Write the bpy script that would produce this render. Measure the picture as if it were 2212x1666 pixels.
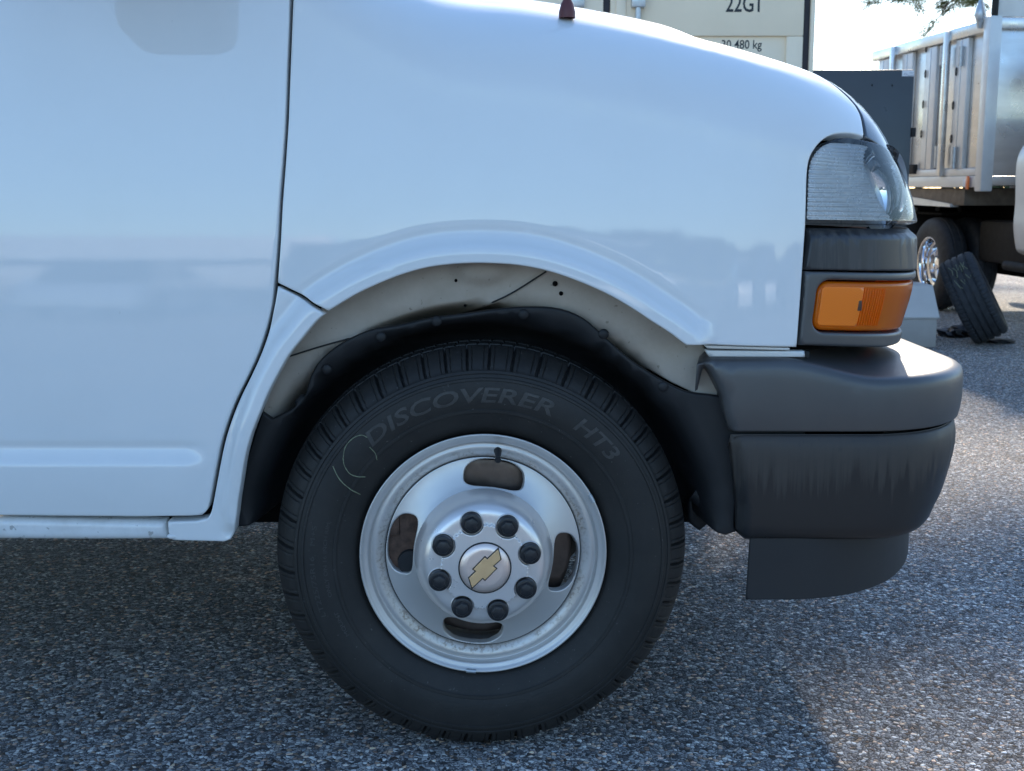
import bpy, bmesh, math, random
import numpy as np
from mathutils import Vector, Matrix
from mathutils.geometry import delaunay_2d_cdt

for o in list(bpy.data.objects): bpy.data.objects.remove(o)
S = bpy.context.scene
COL = S.collection
R = math.radians
random.seed(7); RNG = np.random.default_rng(7)

# ------------------------------------------------------------------ camera, sky, sun, exposure
F, CX, CY = 2640.0, 1106.0, 833.0            # focal length and centre in units of a 2212-wide picture
PIT = math.atan(433 / 2640.0)
CAM = np.array([.053, -2.097, 1.025])
cd = bpy.data.cameras.new('camera'); cam = bpy.data.objects.new('camera', cd); COL.objects.link(cam)
cam.location = CAM; cam.rotation_euler = (R(90) - PIT, 0, 0)
cd.sensor_width = 36; cd.lens = 36 * F / 2212; cd.clip_start = .05; cd.clip_end = 2000
cd.dof.use_dof = True; cd.dof.focus_distance = 2.15; cd.dof.aperture_fstop = 14.0
S.camera = cam
SUN_EL, SUN_AZ = R(29), R(17)                # azimuth to the right of straight ahead (+Y)
w = bpy.data.worlds.new('World'); S.world = w; w.use_nodes = True
nt = w.node_tree; bg = nt.nodes['Background']
sky = nt.nodes.new('ShaderNodeTexSky'); sky.sky_type = 'NISHITA'; sky.sun_disc = False
sky.sun_elevation = SUN_EL; sky.sun_rotation = SUN_AZ; sky.air_density = 1.2; sky.dust_density = 0.4; sky.ozone_density = 5.0
nt.links.new(sky.outputs[0], bg.inputs[0]); bg.inputs[1].default_value = .15
sd = bpy.data.lights.new('sun', 'SUN'); sd.energy = 2.4; sd.angle = R(1.6); sd.color = (1, .86, .68)
sun = bpy.data.objects.new('sun', sd); COL.objects.link(sun)
sv = Vector((math.sin(SUN_AZ) * math.cos(SUN_EL), math.cos(SUN_AZ) * math.cos(SUN_EL), math.sin(SUN_EL)))
sun.rotation_euler = sv.to_track_quat('Z', 'Y').to_euler(); sun.location = sv * 30
S.view_settings.view_transform = 'Standard'; S.view_settings.look = 'None'
S.view_settings.exposure = 1.08; S.view_settings.gamma = 1; S.view_settings.use_curve_mapping = False
S.render.engine = 'CYCLES'

# ------------------------------------------------------------------ picture <-> place
FW = np.array([0, math.cos(PIT), -math.sin(PIT)]); UP = np.array([0, math.sin(PIT), math.cos(PIT)]); RT = np.array([1., 0, 0])
def proj(P):
    d = np.asarray(P) - CAM; z = d @ FW
    return np.stack([CX + F * (d @ RT) / z, CY - F * (d @ UP) / z], -1)
def ray(u, v): return FW + RT * (u - CX) / F - UP * (v - CY) / F
def at_y(u, v, y): r = ray(u, v); return CAM + r * (y - CAM[1]) / r[1]
def at_z(u, v, z): r = ray(u, v); return CAM + r * (z - CAM[2]) / r[2]
def sm(a, b, x):
    t = np.clip((np.asarray(x, float) - a) / (b - a), 0, 1); return t * t * (3 - 2 * t)

# ------------------------------------------------------------------ materials
class NB:
    def __init__(s, name):
        s.m = bpy.data.materials.new(name); s.m.use_nodes = True; s.t = s.m.node_tree; s.p = s.t.nodes['Principled BSDF']; s._c = None
    def n(s, ty, **kw):
        o = s.t.nodes.new(ty)
        for k, v in kw.items():
            if k[0] == '_': o.inputs[int(k[1:]) if k[1:].isdigit() else k[1:].replace('_', ' ')].default_value = v
            else: setattr(o, k, v)
        return o
    def l(s, a, b): s.t.links.new(a, b)
    def obj(s):
        if not s._c: s._c = s.n('ShaderNodeTexCoord')
        return s._c.outputs['Object']
    def mp(s, scale=(1, 1, 1), loc=(0, 0, 0), rot=(0, 0, 0)):
        m = s.n('ShaderNodeMapping'); m.inputs['Scale'].default_value = scale; m.inputs['Location'].default_value = loc; m.inputs['Rotation'].default_value = rot
        s.l(s.obj(), m.inputs['Vector']); return m.outputs[0]
    def noise(s, scale, detail=3, rough=.5, vec=None, col=False):
        n = s.n('ShaderNodeTexNoise'); n.inputs['Scale'].default_value = scale; n.inputs['Detail'].default_value = detail; n.inputs['Roughness'].default_value = rough
        s.l(vec or s.obj(), n.inputs['Vector']); return n.outputs['Color' if col else 'Fac']
    def ramp(s, fac, stops, interp='LINEAR'):
        r = s.n('ShaderNodeValToRGB'); e = r.color_ramp; e.interpolation = interp
        while len(e.elements) < len(stops): e.elements.new(.5)
        for el, (p, c) in zip(e.elements, stops):
            el.position = p; el.color = (c, c, c, 1) if isinstance(c, (int, float)) else (*c, 1)
        s.l(fac, r.inputs[0]); return r.outputs[0]
    def mix(s, fac, a, b, mode='MIX'):
        m = s.n('ShaderNodeMix', data_type='RGBA', blend_type=mode)
        for i, x in ((0, fac), (6, a), (7, b)):
            if hasattr(x, 'links'): s.l(x, m.inputs[i])
            else: m.inputs[i].default_value = x if i == 0 else (*x, 1)
        return m.outputs[2]
    def math(s, op, a, b=0.0, c=0.0):
        m = s.n('ShaderNodeMath', operation=op)
        for i, x in enumerate((a, b, c)):
            if hasattr(x, 'links'): s.l(x, m.inputs[i])
            else: m.inputs[i].default_value = x
        return m.outputs[0]
    def bump(s, h, strength=.3, dist=.01, prev=None):
        b = s.n('ShaderNodeBump'); b.inputs['Strength'].default_value = strength; b.inputs['Distance'].default_value = dist
        s.l(h, b.inputs['Height'])
        if prev: s.l(prev, b.inputs['Normal'])
        return b.outputs[0]
    def set(s, **kw):
        for k, v in kw.items():
            i = s.p.inputs[k.replace('_', ' ')]
            if hasattr(v, 'links'): s.l(v, i)
            elif isinstance(v, tuple): i.default_value = (*v, 1) if len(v) == 3 else v
            else: i.default_value = v
        return s
MATS = {}
def M(name):
    if name not in MATS: MATS[name] = MK[name](NB(name)).m
    return MATS[name]
def plain(col, rough=.5, metal=0., var=.12, sc=9., spec=.5, coat=0., bump=0., bsc=300.):
    def f(b):
        n = b.noise(sc, 4, .6)
        c = b.mix(b.ramp(n, [(.3, 0.), (.7, 1.)]), tuple(x * (1 - var) for x in col), tuple(min(1, x * (1 + var)) for x in col))
        b.set(Base_Color=c, Roughness=b.ramp(b.noise(sc * 2.3, 3), [(.3, max(0, rough - .06)), (.7, min(1, rough + .06))]), Metallic=metal, Specular_IOR_Level=spec, Coat_Weight=coat, Coat_Roughness=.05)
        if bump: b.set(Normal=b.bump(b.noise(bsc, 3), bump, .002))
        return b
    return f
def f_white(b):
    # white gloss paint with a few grime specks and a faint dusty film low down
    sp = b.ramp(b.noise(38, 2, .5), [(.765, 0.), (.80, 1.)])
    patch = b.ramp(b.noise(3.1, 2), [(.52, 0.), (.6, 1.)])
    c = b.mix(b.math('MULTIPLY', b.math('MULTIPLY', sp, patch), .55), (.80, .80, .79), (.35, .33, .30))
    film = b.ramp(b.noise(5, 5, .65), [(.45, 0.), (.8, .10)])
    c = b.mix(film, c, (.55, .53, .50))
    pe = b.bump(b.noise(420, 2, .5), .012, .001)
    pe = b.bump(b.noise(7, 2, .4), .02, .01, pe)
    b.set(Base_Color=c, Roughness=.5, Specular_IOR_Level=.2, Coat_Weight=1.0, Coat_Roughness=.008, Coat_IOR=1.62, Coat_Normal=pe)
    return b
def f_sill(b):
    sp = b.ramp(b.noise(60, 3, .6), [(.66, 0.), (.70, 1.)])
    g = b.ramp(b.noise(9, 5, .7), [(.45, 0.), (.75, .45)])
    c = b.mix(g, (.80, .80, .79), (.40, .37, .33)); c = b.mix(b.math('MULTIPLY', sp, .5), c, (.12, .10, .08))
    b.set(Base_Color=c, Roughness=.35, Coat_Weight=.8, Coat_Roughness=.08); return b
def f_inner(b):
    g = b.ramp(b.noise(7, 5, .7), [(.3, 0.), (.75, 1.)])
    c = b.mix(g, (.54, .46, .38), (.40, .33, .26))
    c = b.mix(b.math('MULTIPLY', b.ramp(b.noise(90, 3), [(.68, 0.), (.73, 1.)]), .5), c, (.10, .08, .06))
    b.set(Base_Color=c, Roughness=.55, Normal=b.bump(b.noise(25, 3), .12, .01)); return b
def f_bumper(b):
    n = b.noise(6, 4, .6)
    c = b.mix(b.ramp(n, [(.35, 0.), (.7, 1.)]), (.052, .050, .050), (.068, .064, .061))
    b.set(Base_Color=c, Roughness=b.ramp(b.noise(11, 3), [(.3, .37), (.7, .43)]), Specular_IOR_Level=.9, Normal=b.bump(b.noise(1300, 2), .10, .0006)); return b
def f_valance(b):
    # the same plastic, dusty towards the top, the dust washed down in drips
    geo = b.n('ShaderNodeSeparateXYZ'); b.l(b.obj(), geo.inputs[0])
    st = b.noise(1, 4, .6, b.mp((62, 62, 1.6))); st2 = b.noise(1, 3, .6, b.mp((170, 170, 7), (3, 1, 2)))
    h = b.math('MULTIPLY_ADD', geo.outputs[2], 8., -4.0)
    h = b.math('ADD', h, b.math('MULTIPLY_ADD', st, 1.5, -.75)); h = b.math('ADD', h, b.math('MULTIPLY_ADD', st2, 1.0, -.5))
    m = b.math('MULTIPLY', b.ramp(h, [(.0, 0.), (.10, .35), (.30, .75), (.6, 1.)]), b.ramp(b.noise(14, 4, .6), [(.3, .55), (.65, 1.)]))
    spots = b.math('MULTIPLY', b.ramp(b.noise(1, 2, .5, b.mp((120, 120, 38))), [(.66, 0.), (.70, 1.)]), m)
    c = b.mix(m, (.017, .016, .016), (.055, .044, .036)); c = b.mix(b.math('MULTIPLY', spots, .7), c, (.03, .027, .025))
    b.set(Base_Color=c, Roughness=b.ramp(m, [(0., .33), (1., .62)]), Normal=b.bump(b.noise(1300, 2), .08, .0006)); return b
def f_trimrun(b):
    v = b.mp((52, 52, 4)); st = b.noise(1, 4, .65, v)
    m = b.ramp(st, [(.48, 0.), (.60, .8)])
    c = b.mix(m, (.028, .028, .031), (.070, .063, .058))
    b.set(Base_Color=c, Roughness=b.ramp(m, [(0., .38), (1., .6)]), Normal=b.bump(b.noise(1300, 2), .08, .0006)); return b
def f_tyre(b):
    g = b.ramp(b.noise(9, 5, .7), [(.35, 0.), (.75, 1.)])
    c = b.mix(g, (.016, .0145, .013), (.030, .0265, .0235))
    sp = b.ramp(b.noise(170, 2), [(.71, 0.), (.75, .5)])
    c = b.mix(sp, c, (.13, .125, .12))
    b.set(Base_Color=c, Roughness=.62, Specular_IOR_Level=.42, Normal=b.bump(b.noise(260, 4, .6), .22, .0012)); return b
def f_wheel(b):
    # silver painted steel, brownish brake dust and specks of rust on the barrel
    geo = b.n('ShaderNodeSeparateXYZ'); b.l(b.obj(), geo.inputs[0])
    r = b.math('SQRT', b.math('ADD', b.math('MULTIPLY', geo.outputs[0], geo.outputs[0]), b.math('MULTIPLY', geo.outputs[2], geo.outputs[2])))
    band = b.math('MULTIPLY', b.ramp(b.math('MULTIPLY', r, 4.0), [(.70, 0.), (.715, 1.), (.75, 1.), (.78, 0.)]), b.ramp(b.noise(12, 4, .7), [(.42, 0.), (.7, 1.)]))
    rust = b.math('MULTIPLY', b.ramp(b.noise(150, 3, .6), [(.50, 0.), (.57, 1.)]), band)
    dust = b.ramp(b.noise(6, 4), [(.4, 0.), (.8, .35)])
    c = b.mix(dust, (.64, .61, .58), (.50, .45, .40)); c = b.mix(b.math('MULTIPLY', band, .55), c, (.46, .37, .27))
    c = b.mix(b.math('MULTIPLY', rust, .8), c, (.17, .095, .045))
    b.set(Base_Color=c, Metallic=b.math('SUBTRACT', .55, b.math('MULTIPLY', rust, .5)), Roughness=b.ramp(b.noise(15, 3), [(.3, .33), (.7, .43)])); return b
def f_cap(b):
    b.set(Base_Color=b.mix(b.ramp(b.noise(8, 4), [(.4, 0.), (.75, .3)]), (.86, .80, .76), (.70, .65, .61)), Metallic=.6, Roughness=b.ramp(b.noise(30, 3), [(.3, .27), (.7, .35)])); return b
def f_brushed(b):
    # radially brushed badge disc
    geo = b.n('ShaderNodeSeparateXYZ'); b.l(b.obj(), geo.inputs[0])
    ang = b.math('ARCTAN2', geo.outputs[2], geo.outputs[0])
    cmb = b.n('ShaderNodeCombineXYZ'); b.l(b.math('MULTIPLY', ang, 60.), cmb.inputs[0])
    n = b.noise(1, 3, .6, cmb.outputs[0])
    b.set(Base_Color=(.98, .78, .68), Metallic=.65, Roughness=.36, Anisotropic=.5, Normal=b.bump(n, .25, .0008)); return b
def f_gold(b):
    geo = b.n('ShaderNodeSeparateXYZ'); b.l(b.obj(), geo.inputs[0])
    ang = b.math('ARCTAN2', geo.outputs[2], geo.outputs[0])
    cmb = b.n('ShaderNodeCombineXYZ'); b.l(b.math('MULTIPLY', ang, 40.), cmb.inputs[0])
    n = b.noise(1, 3, .6, cmb.outputs[0])
    b.set(Base_Color=b.mix(b.ramp(n, [(.35, 0.), (.65, 1.)]), (.85, .50, .22), (1., .70, .40)), Metallic=.55, Roughness=.34, Normal=b.bump(n, .4, .0008)); return b
def f_asphalt(b):
    crd = b.mp((1, 1, 1)); w1 = b.n('ShaderNodeMix', data_type='VECTOR')
    nz = b.n('ShaderNodeTexNoise'); nz.inputs['Scale'].default_value = 140; nz.inputs['Detail'].default_value = 2; b.l(crd, nz.inputs['Vector'])
    ad = b.n('ShaderNodeVectorMath', operation='MULTIPLY_ADD'); b.l(nz.outputs['Color'], ad.inputs[0]); ad.inputs[1].default_value = (.004, .004, 0); b.l(crd, ad.inputs[2])
    def vor(scale, feat='F1', vec=ad.outputs[0]):
        v = b.n('ShaderNodeTexVoronoi', voronoi_dimensions='2D', feature=feat); v.inputs['Scale'].default_value = scale; b.l(vec, v.inputs['Vector']); return v
    V = vor(120); E = vor(120, 'DISTANCE_TO_EDGE'); V2 = vor(330); E2 = vor(330, 'DISTANCE_TO_EDGE')
    sep = b.n('ShaderNodeSeparateColor'); b.l(V.outputs['Color'], sep.inputs[0])
    sep2 = b.n('ShaderNodeSeparateColor'); b.l(V2.outputs['Color'], sep2.inputs[0])
    stone = b.ramp(sep.outputs[0], [(0., (.030, .030, .031)), (.25, (.085, .085, .088)), (.5, (.19, .187, .184)), (.75, (.33, .325, .315)), (.92, (.50, .485, .455)), (1., (.66, .64, .60))])
    tint = b.ramp(sep.outputs[1], [(0., (1., 1., 1.)), (.62, (1., 1., 1.)), (.78, (1.35, .98, .70)), (.9, (1.25, .88, .70)), (1., (.82, .95, 1.08))])
    stone = b.mix(1., stone, tint, 'MULTIPLY')
    fine = b.ramp(sep2.outputs[0], [(0., (.022, .022, .023)), (.5, (.10, .10, .102)), (1., (.42, .41, .395))])
    pick = b.ramp(sep.outputs[2], [(.38, 0.), (.42, 1.)])        # a cell is either one stone or fine mix
    c = b.mix(pick, fine, stone)
    edge = b.ramp(E.outputs['Distance'], [(.0, 0.), (.09, 1.)])
    edge2 = b.ramp(E2.outputs['Distance'], [(.0, .25), (.12, 1.)])
    eg = b.mix(pick, edge2, edge)
    c = b.mix(eg, (.024, .024, .025), c)
    big = b.ramp(b.noise(.9, 6, .65), [(.3, 1.45), (.7, 2.15)]); c = b.mix(1., c, big, 'MULTIPLY')
    oil = b.ramp(b.noise(2.3, 4, .6), [(.62, 0.), (.74, .45)]); c = b.mix(oil, c, (.03, .029, .028))
    hgt = b.math('MULTIPLY', b.ramp(E.outputs['Distance'], [(0., 0.), (.16, .8), (.35, 1.)]), b.math('MULTIPLY_ADD', sep.outputs[1], .7, .35))
    hgt = b.math('MULTIPLY', hgt, b.math('MULTIPLY_ADD', pick, .75, .25))
    h2 = b.ramp(E2.outputs['Distance'], [(0., 0.), (.3, 1.)])
    nb = b.bump(hgt, 1.0, .0048); nb = b.bump(h2, .5, .0014, nb); nb = b.bump(b.noise(900, 2), .25, .0006, nb)
    b.set(Base_Color=c, Roughness=b.ramp(sep.outputs[2], [(0., .8), (1., .6)]), Specular_IOR_Level=.22, Normal=nb); return b
def glass(col=(1, 1, 1), rough=.02, tr=1.0):
    def f(b): b.set(Base_Color=col, Roughness=rough, Transmission_Weight=tr, IOR=1.45); return b
    return f
def f_thin(b):
    # thin clear plastic: fresnel mix of clear and gloss
    tr = b.n('ShaderNodeBsdfTransparent'); tr.inputs[0].default_value = (.93, .94, .95, 1)
    gl = b.n('ShaderNodeBsdfGlossy'); gl.inputs['Roughness'].default_value = .03
    fr = b.n('ShaderNodeFresnel'); fr.inputs[0].default_value = 1.5
    mx = b.n('ShaderNodeMixShader'); b.l(fr.outputs[0], mx.inputs[0]); b.l(tr.outputs[0], mx.inputs[1]); b.l(gl.outputs[0], mx.inputs[2])
    b.l(mx.outputs[0], b.t.nodes['Material Output'].inputs[0]); return b
def amberize(b, col, rough):
    # dyed plastic: gloss over colour, part of the light passes through
    b.set(Base_Color=col, Roughness=rough, Specular_IOR_Level=.5)
    tr = b.n('ShaderNodeBsdfTranslucent'); tr.inputs[0].default_value = (1., .24, .006, 1)
    mx = b.n('ShaderNodeMixShader'); mx.inputs[0].default_value = .45
    b.l(b.p.outputs[0], mx.inputs[1]); b.l(tr.outputs[0], mx.inputs[2]); b.l(mx.outputs[0], b.t.nodes['Material Output'].inputs[0])
    return b
def f_amber(b): return amberize(b, b.mix(b.ramp(b.noise(30, 2), [(.3, 0.), (.7, 1.)]), (1., .23, .004), (.97, .20, .003)), .10)
def f_amber_in(b):
    v = b.mp((420, 420, 420)); ck = b.n('ShaderNodeTexChecker'); ck.inputs['Scale'].default_value = 1.; b.l(v, ck.inputs[0])
    b.set(Base_Color=b.mix(ck.outputs['Fac'], (1., .225, .004), (.95, .18, .003)), Roughness=.3, Specular_IOR_Level=.5); return b
def f_alu(b):
    v = b.mp((1.2, 1.2, 6)); n = b.noise(2.0, 5, .6, v)
    b.set(Base_Color=b.mix(b.ramp(n, [(.35, 0.), (.7, 1.)]), (.62, .61, .59), (.74, .73, .71)), Metallic=.85, Roughness=b.ramp(b.noise(5, 4), [(.3, .22), (.7, .42)]), Normal=b.bump(b.noise(1.6, 2), .10, .05)); return b
MK = dict(
    white=f_white, sill=f_sill, inner=f_inner, bumper=f_bumper, valance=f_valance, trimrun=f_trimrun, tyre=f_tyre, wheel=f_wheel, cap=f_cap,
    brushed=f_brushed, gold=f_gold, asphalt=f_asphalt, clear=f_thin, amber=f_amber, amber_in=f_amber_in, alu=f_alu, glass=glass(),
    flap=plain((.024, .024, .025), .5, 0, .1, 6, .4), rubber=plain((.012, .012, .013), .6), black=plain((.012, .012, .013), .7), void=plain((.006, .006, .006), .9, spec=.1),
    liner=plain((.014, .014, .015), .55, 0, .25, 8, .4, bump=.1, bsc=40), nutcap=plain((.018, .018, .020), .38, 0, .15, 60),
    letter=plain((.046, .043, .040), .5, 0, .3, 60, .5), chalk=plain((.21, .225, .14), .8, 0, .3, 300), rust=plain((.11, .062, .042), .8, .2, .45, 60, bump=.5, bsc=120),
    rotor=plain((.13, .10, .085), .38, .9, .2, 30), seam=plain((.02, .02, .02), .7), chrome=plain((.85, .85, .86), .06, 1, .03), silverlens=plain((.80, .80, .81), .26, .42, .06, 20),
    headlamp_rim=plain((.45, .46, .48), .25, .2, .1), darkglass=plain((.015, .017, .018), .06, 0, .1, 5, .6), antenna=plain((.13, .035, .035), .5), galv=plain((.52, .55, .58), .4, .7, .15, 40),
    cream=plain((.93, .77, .57), .5, 0, .04, 2.5, .4, bump=.05, bsc=30), seal=plain((.032, .026, .03), .7), ink=plain((.02, .025, .03), .6),
    cabinet=plain((.050, .056, .064), .33, .1, .08, 2.0, .5), sticker=plain((.75, .76, .80), .5), stprint=plain((.35, .36, .42), .5),
    steelwhite=plain((.74, .73, .70), .4, .2, .06, 6), binlid=plain((.56, .53, .50), .6, 0, .05, 8), bin=plain((.36, .33, .30), .6, 0, .08, 8),
    oldtyre=plain((.030, .031, .034), .7, 0, .35, 26, .35, bump=.3, bsc=120), tarp=plain((.018, .02, .026), .45, 0, .4, 20), orange=plain((.75, .15, .02), .3),
    bark=plain((.10, .07, .05), .9, 0, .4, 20, bump=.6, bsc=60), needle=plain((.10, .115, .035), .6, 0, .4, 3), leaf=plain((.045, .065, .022), .7, 0, .5, .8),
    carwhite=plain((.75, .75, .75), .3, 0, .03, 3, .5, 1.), cardark=plain((.03, .035, .045), .3, 0, .1, 3, .5, 1.), carred=plain((.25, .03, .025), .3, 0, .1, 3, .5, 1.), carsilver=plain((.45, .46, .48), .3, .6, .05, 3, .5, 1.),
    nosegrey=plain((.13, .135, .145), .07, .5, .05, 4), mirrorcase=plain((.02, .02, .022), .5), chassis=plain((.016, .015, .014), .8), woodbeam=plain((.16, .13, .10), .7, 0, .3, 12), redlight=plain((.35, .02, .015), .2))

# ------------------------------------------------------------------ mesh helpers
def link(name, verts, faces, mat, parent=None, smooth=True, sharp=None):
    me = bpy.data.meshes.new(name); me.from_pydata([tuple(map(float, v)) for v in verts], [], [tuple(int(i) for i in f) for f in faces]); me.update()
    o = bpy.data.objects.new(name, me); COL.objects.link(o)
    if mat: me.materials.append(M(mat) if isinstance(mat, str) else mat)
    if smooth: me.polygons.foreach_set('use_smooth', [True] * len(me.polygons))
    if sharp is not None: me.set_sharp_from_angle(angle=R(sharp))
    if parent is not None: adopt(o, parent)
    return o
BASE = {}
def adopt(o, parent):
    o.parent = parent
    m = BASE.get(parent.name)
    if m is not None: o.matrix_parent_inverse = m.inverted()
def empty(name, loc, label=None, cat=None, group=None):
    o = bpy.data.objects.new(name, None); COL.objects.link(o); o.location = loc; o.empty_display_size = .1
    BASE[o.name] = Matrix.Translation(Vector(loc))
    return tag(o, label, cat, group)
def tag(o, label=None, cat=None, group=None, kind=None):
    if label: o['label'] = label
    if cat: o['category'] = cat
    if group: o['group'] = group
    if kind: o['kind'] = kind
    return o
def bmobj(name, bm, mat, parent=None, smooth=True, sharp=35):
    bmesh.ops.recalc_face_normals(bm, faces=bm.faces)
    me = bpy.data.meshes.new(name); bm.to_mesh(me); bm.free(); o = bpy.data.objects.new(name, me); COL.objects.link(o)
    me.materials.append(M(mat))
    if smooth:
        me.polygons.foreach_set('use_smooth', [True] * len(me.polygons)); me.set_sharp_from_angle(angle=R(sharp))
    if parent is not None: adopt(o, parent)
    return o
def add_box(bm, lo, hi, bev=.004, mat=None, seg=2):
    vs = [bm.verts.new((x, y, z)) for x in (lo[0], hi[0]) for y in (lo[1], hi[1]) for z in (lo[2], hi[2])]
    if mat is not None:
        for v in vs: v.co = mat @ v.co
    fs = [bm.faces.new([vs[i] for i in f]) for f in ((0, 1, 3, 2), (4, 6, 7, 5), (0, 4, 5, 1), (2, 3, 7, 6), (0, 2, 6, 4), (1, 5, 7, 3))]
    if bev > 0:
        es = list({e for f in fs for e in f.edges})
        bmesh.ops.bevel(bm, geom=es, offset=bev, segments=seg, affect='EDGES', profile=.5)
def box(name, lo, hi, mat, parent=None, bev=.004, xf=None):
    bm = bmesh.new(); add_box(bm, lo, hi, bev, xf); return bmobj(name, bm, mat, parent)
def tube(name, pts, rad, mat, parent=None, seg=10, cap=True):
    pts = [Vector(p) for p in pts]; V = []; Fs = []
    rads = rad if hasattr(rad, '__len__') else [rad] * len(pts)
    prev = None
    for i, p in enumerate(pts):
        d = (pts[min(i + 1, len(pts) - 1)] - pts[max(i - 1, 0)]).normalized()
        a = prev if prev is not None else (Vector((0, 0, 1)) if abs(d.z) < .9 else Vector((1, 0, 0)))
        a = (a - d * a.dot(d)).normalized(); c = d.cross(a); prev = a
        V += [p + (a * math.cos(k * 2 * math.pi / seg) + c * math.sin(k * 2 * math.pi / seg)) * rads[i] for k in range(seg)]
    for i in range(len(pts) - 1):
        Fs += [(i * seg + k, i * seg + (k + 1) % seg, (i + 1) * seg + (k + 1) % seg, (i + 1) * seg + k) for k in range(seg)]
    if cap: Fs += [tuple(range(seg))[::-1], tuple((len(pts) - 1) * seg + k for k in range(seg))]
    return link(name, V, Fs, mat, parent, True, 50)
def lathe(prof, N, closed=False):
    """profile [(r, y)] turned about the Y axis"""
    P = np.array(prof, float); a = np.arange(N) * 2 * np.pi / N
    V = np.stack([P[:, None, 0] * np.cos(a), np.repeat(P[:, None, 1], N, 1), P[:, None, 0] * np.sin(a)], -1).reshape(-1, 3)
    n = len(P); Fs = []
    for i in range(n if closed else n - 1):
        j = (i + 1) % n
        for k in range(N): Fs.append((i * N + k, j * N + k, j * N + (k + 1) % N, i * N + (k + 1) % N))
    return V, Fs
def crs(pts, k=6):
    """smooth curve through points"""
    p = np.array(pts, float); q = np.vstack([2 * p[0] - p[1], p, 2 * p[-1] - p[-2]]); out = []
    for i in range(1, len(q) - 2):
        for t in np.arange(k) / k:
            out.append(.5 * ((2 * q[i]) + (-q[i - 1] + q[i + 1]) * t + (2 * q[i - 1] - 5 * q[i] + 4 * q[i + 1] - q[i + 2]) * t * t + (-q[i - 1] + 3 * q[i] - 3 * q[i + 1] + q[i + 2]) * t ** 3))
    out.append(p[-1]); return [tuple(x) for x in out]
def resample(poly, step):
    P = np.array(poly, float); out = []
    for i in range(len(P)):
        a, b = P[i], P[(i + 1) % len(P)]; L_ = np.hypot(*(b - a))
        if L_ < 1e-7: continue
        n = max(1, int(math.ceil(L_ / step)))
        for k in range(n): out.append(a + (b - a) * k / n)
    out = np.array(out); keep = [0]
    for i in range(1, len(out)):
        if np.hypot(*(out[i] - out[keep[-1]])) > step * .3: keep.append(i)
    return out[keep]
def inside(P, poly):
    x, y = P[:, 0][:, None], P[:, 1][:, None]; a = poly; b = np.roll(poly, -1, 0)
    c = ((a[:, 1] > y) != (b[:, 1] > y)) & (x < (b[:, 0] - a[:, 0]) * (y - a[:, 1]) / (b[:, 1] - a[:, 1] + 1e-15) + a[:, 0])
    return c.sum(1) % 2 == 1
def segdist(P, poly, closed=True):
    a = poly if closed else poly[:-1]; b = np.roll(poly, -1, 0) if closed else poly[1:]
    d = b - a; L2 = (d ** 2).sum(1) + 1e-18; out = np.empty(len(P))
    for i in range(0, len(P), 4000):
        q = P[i:i + 4000, None, :] - a[None]
        t = np.clip((q * d).sum(2) / L2, 0, 1)
        out[i:i + 4000] = np.sqrt(((q - t[..., None] * d) ** 2).sum(2)).min(1)
    return out
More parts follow.
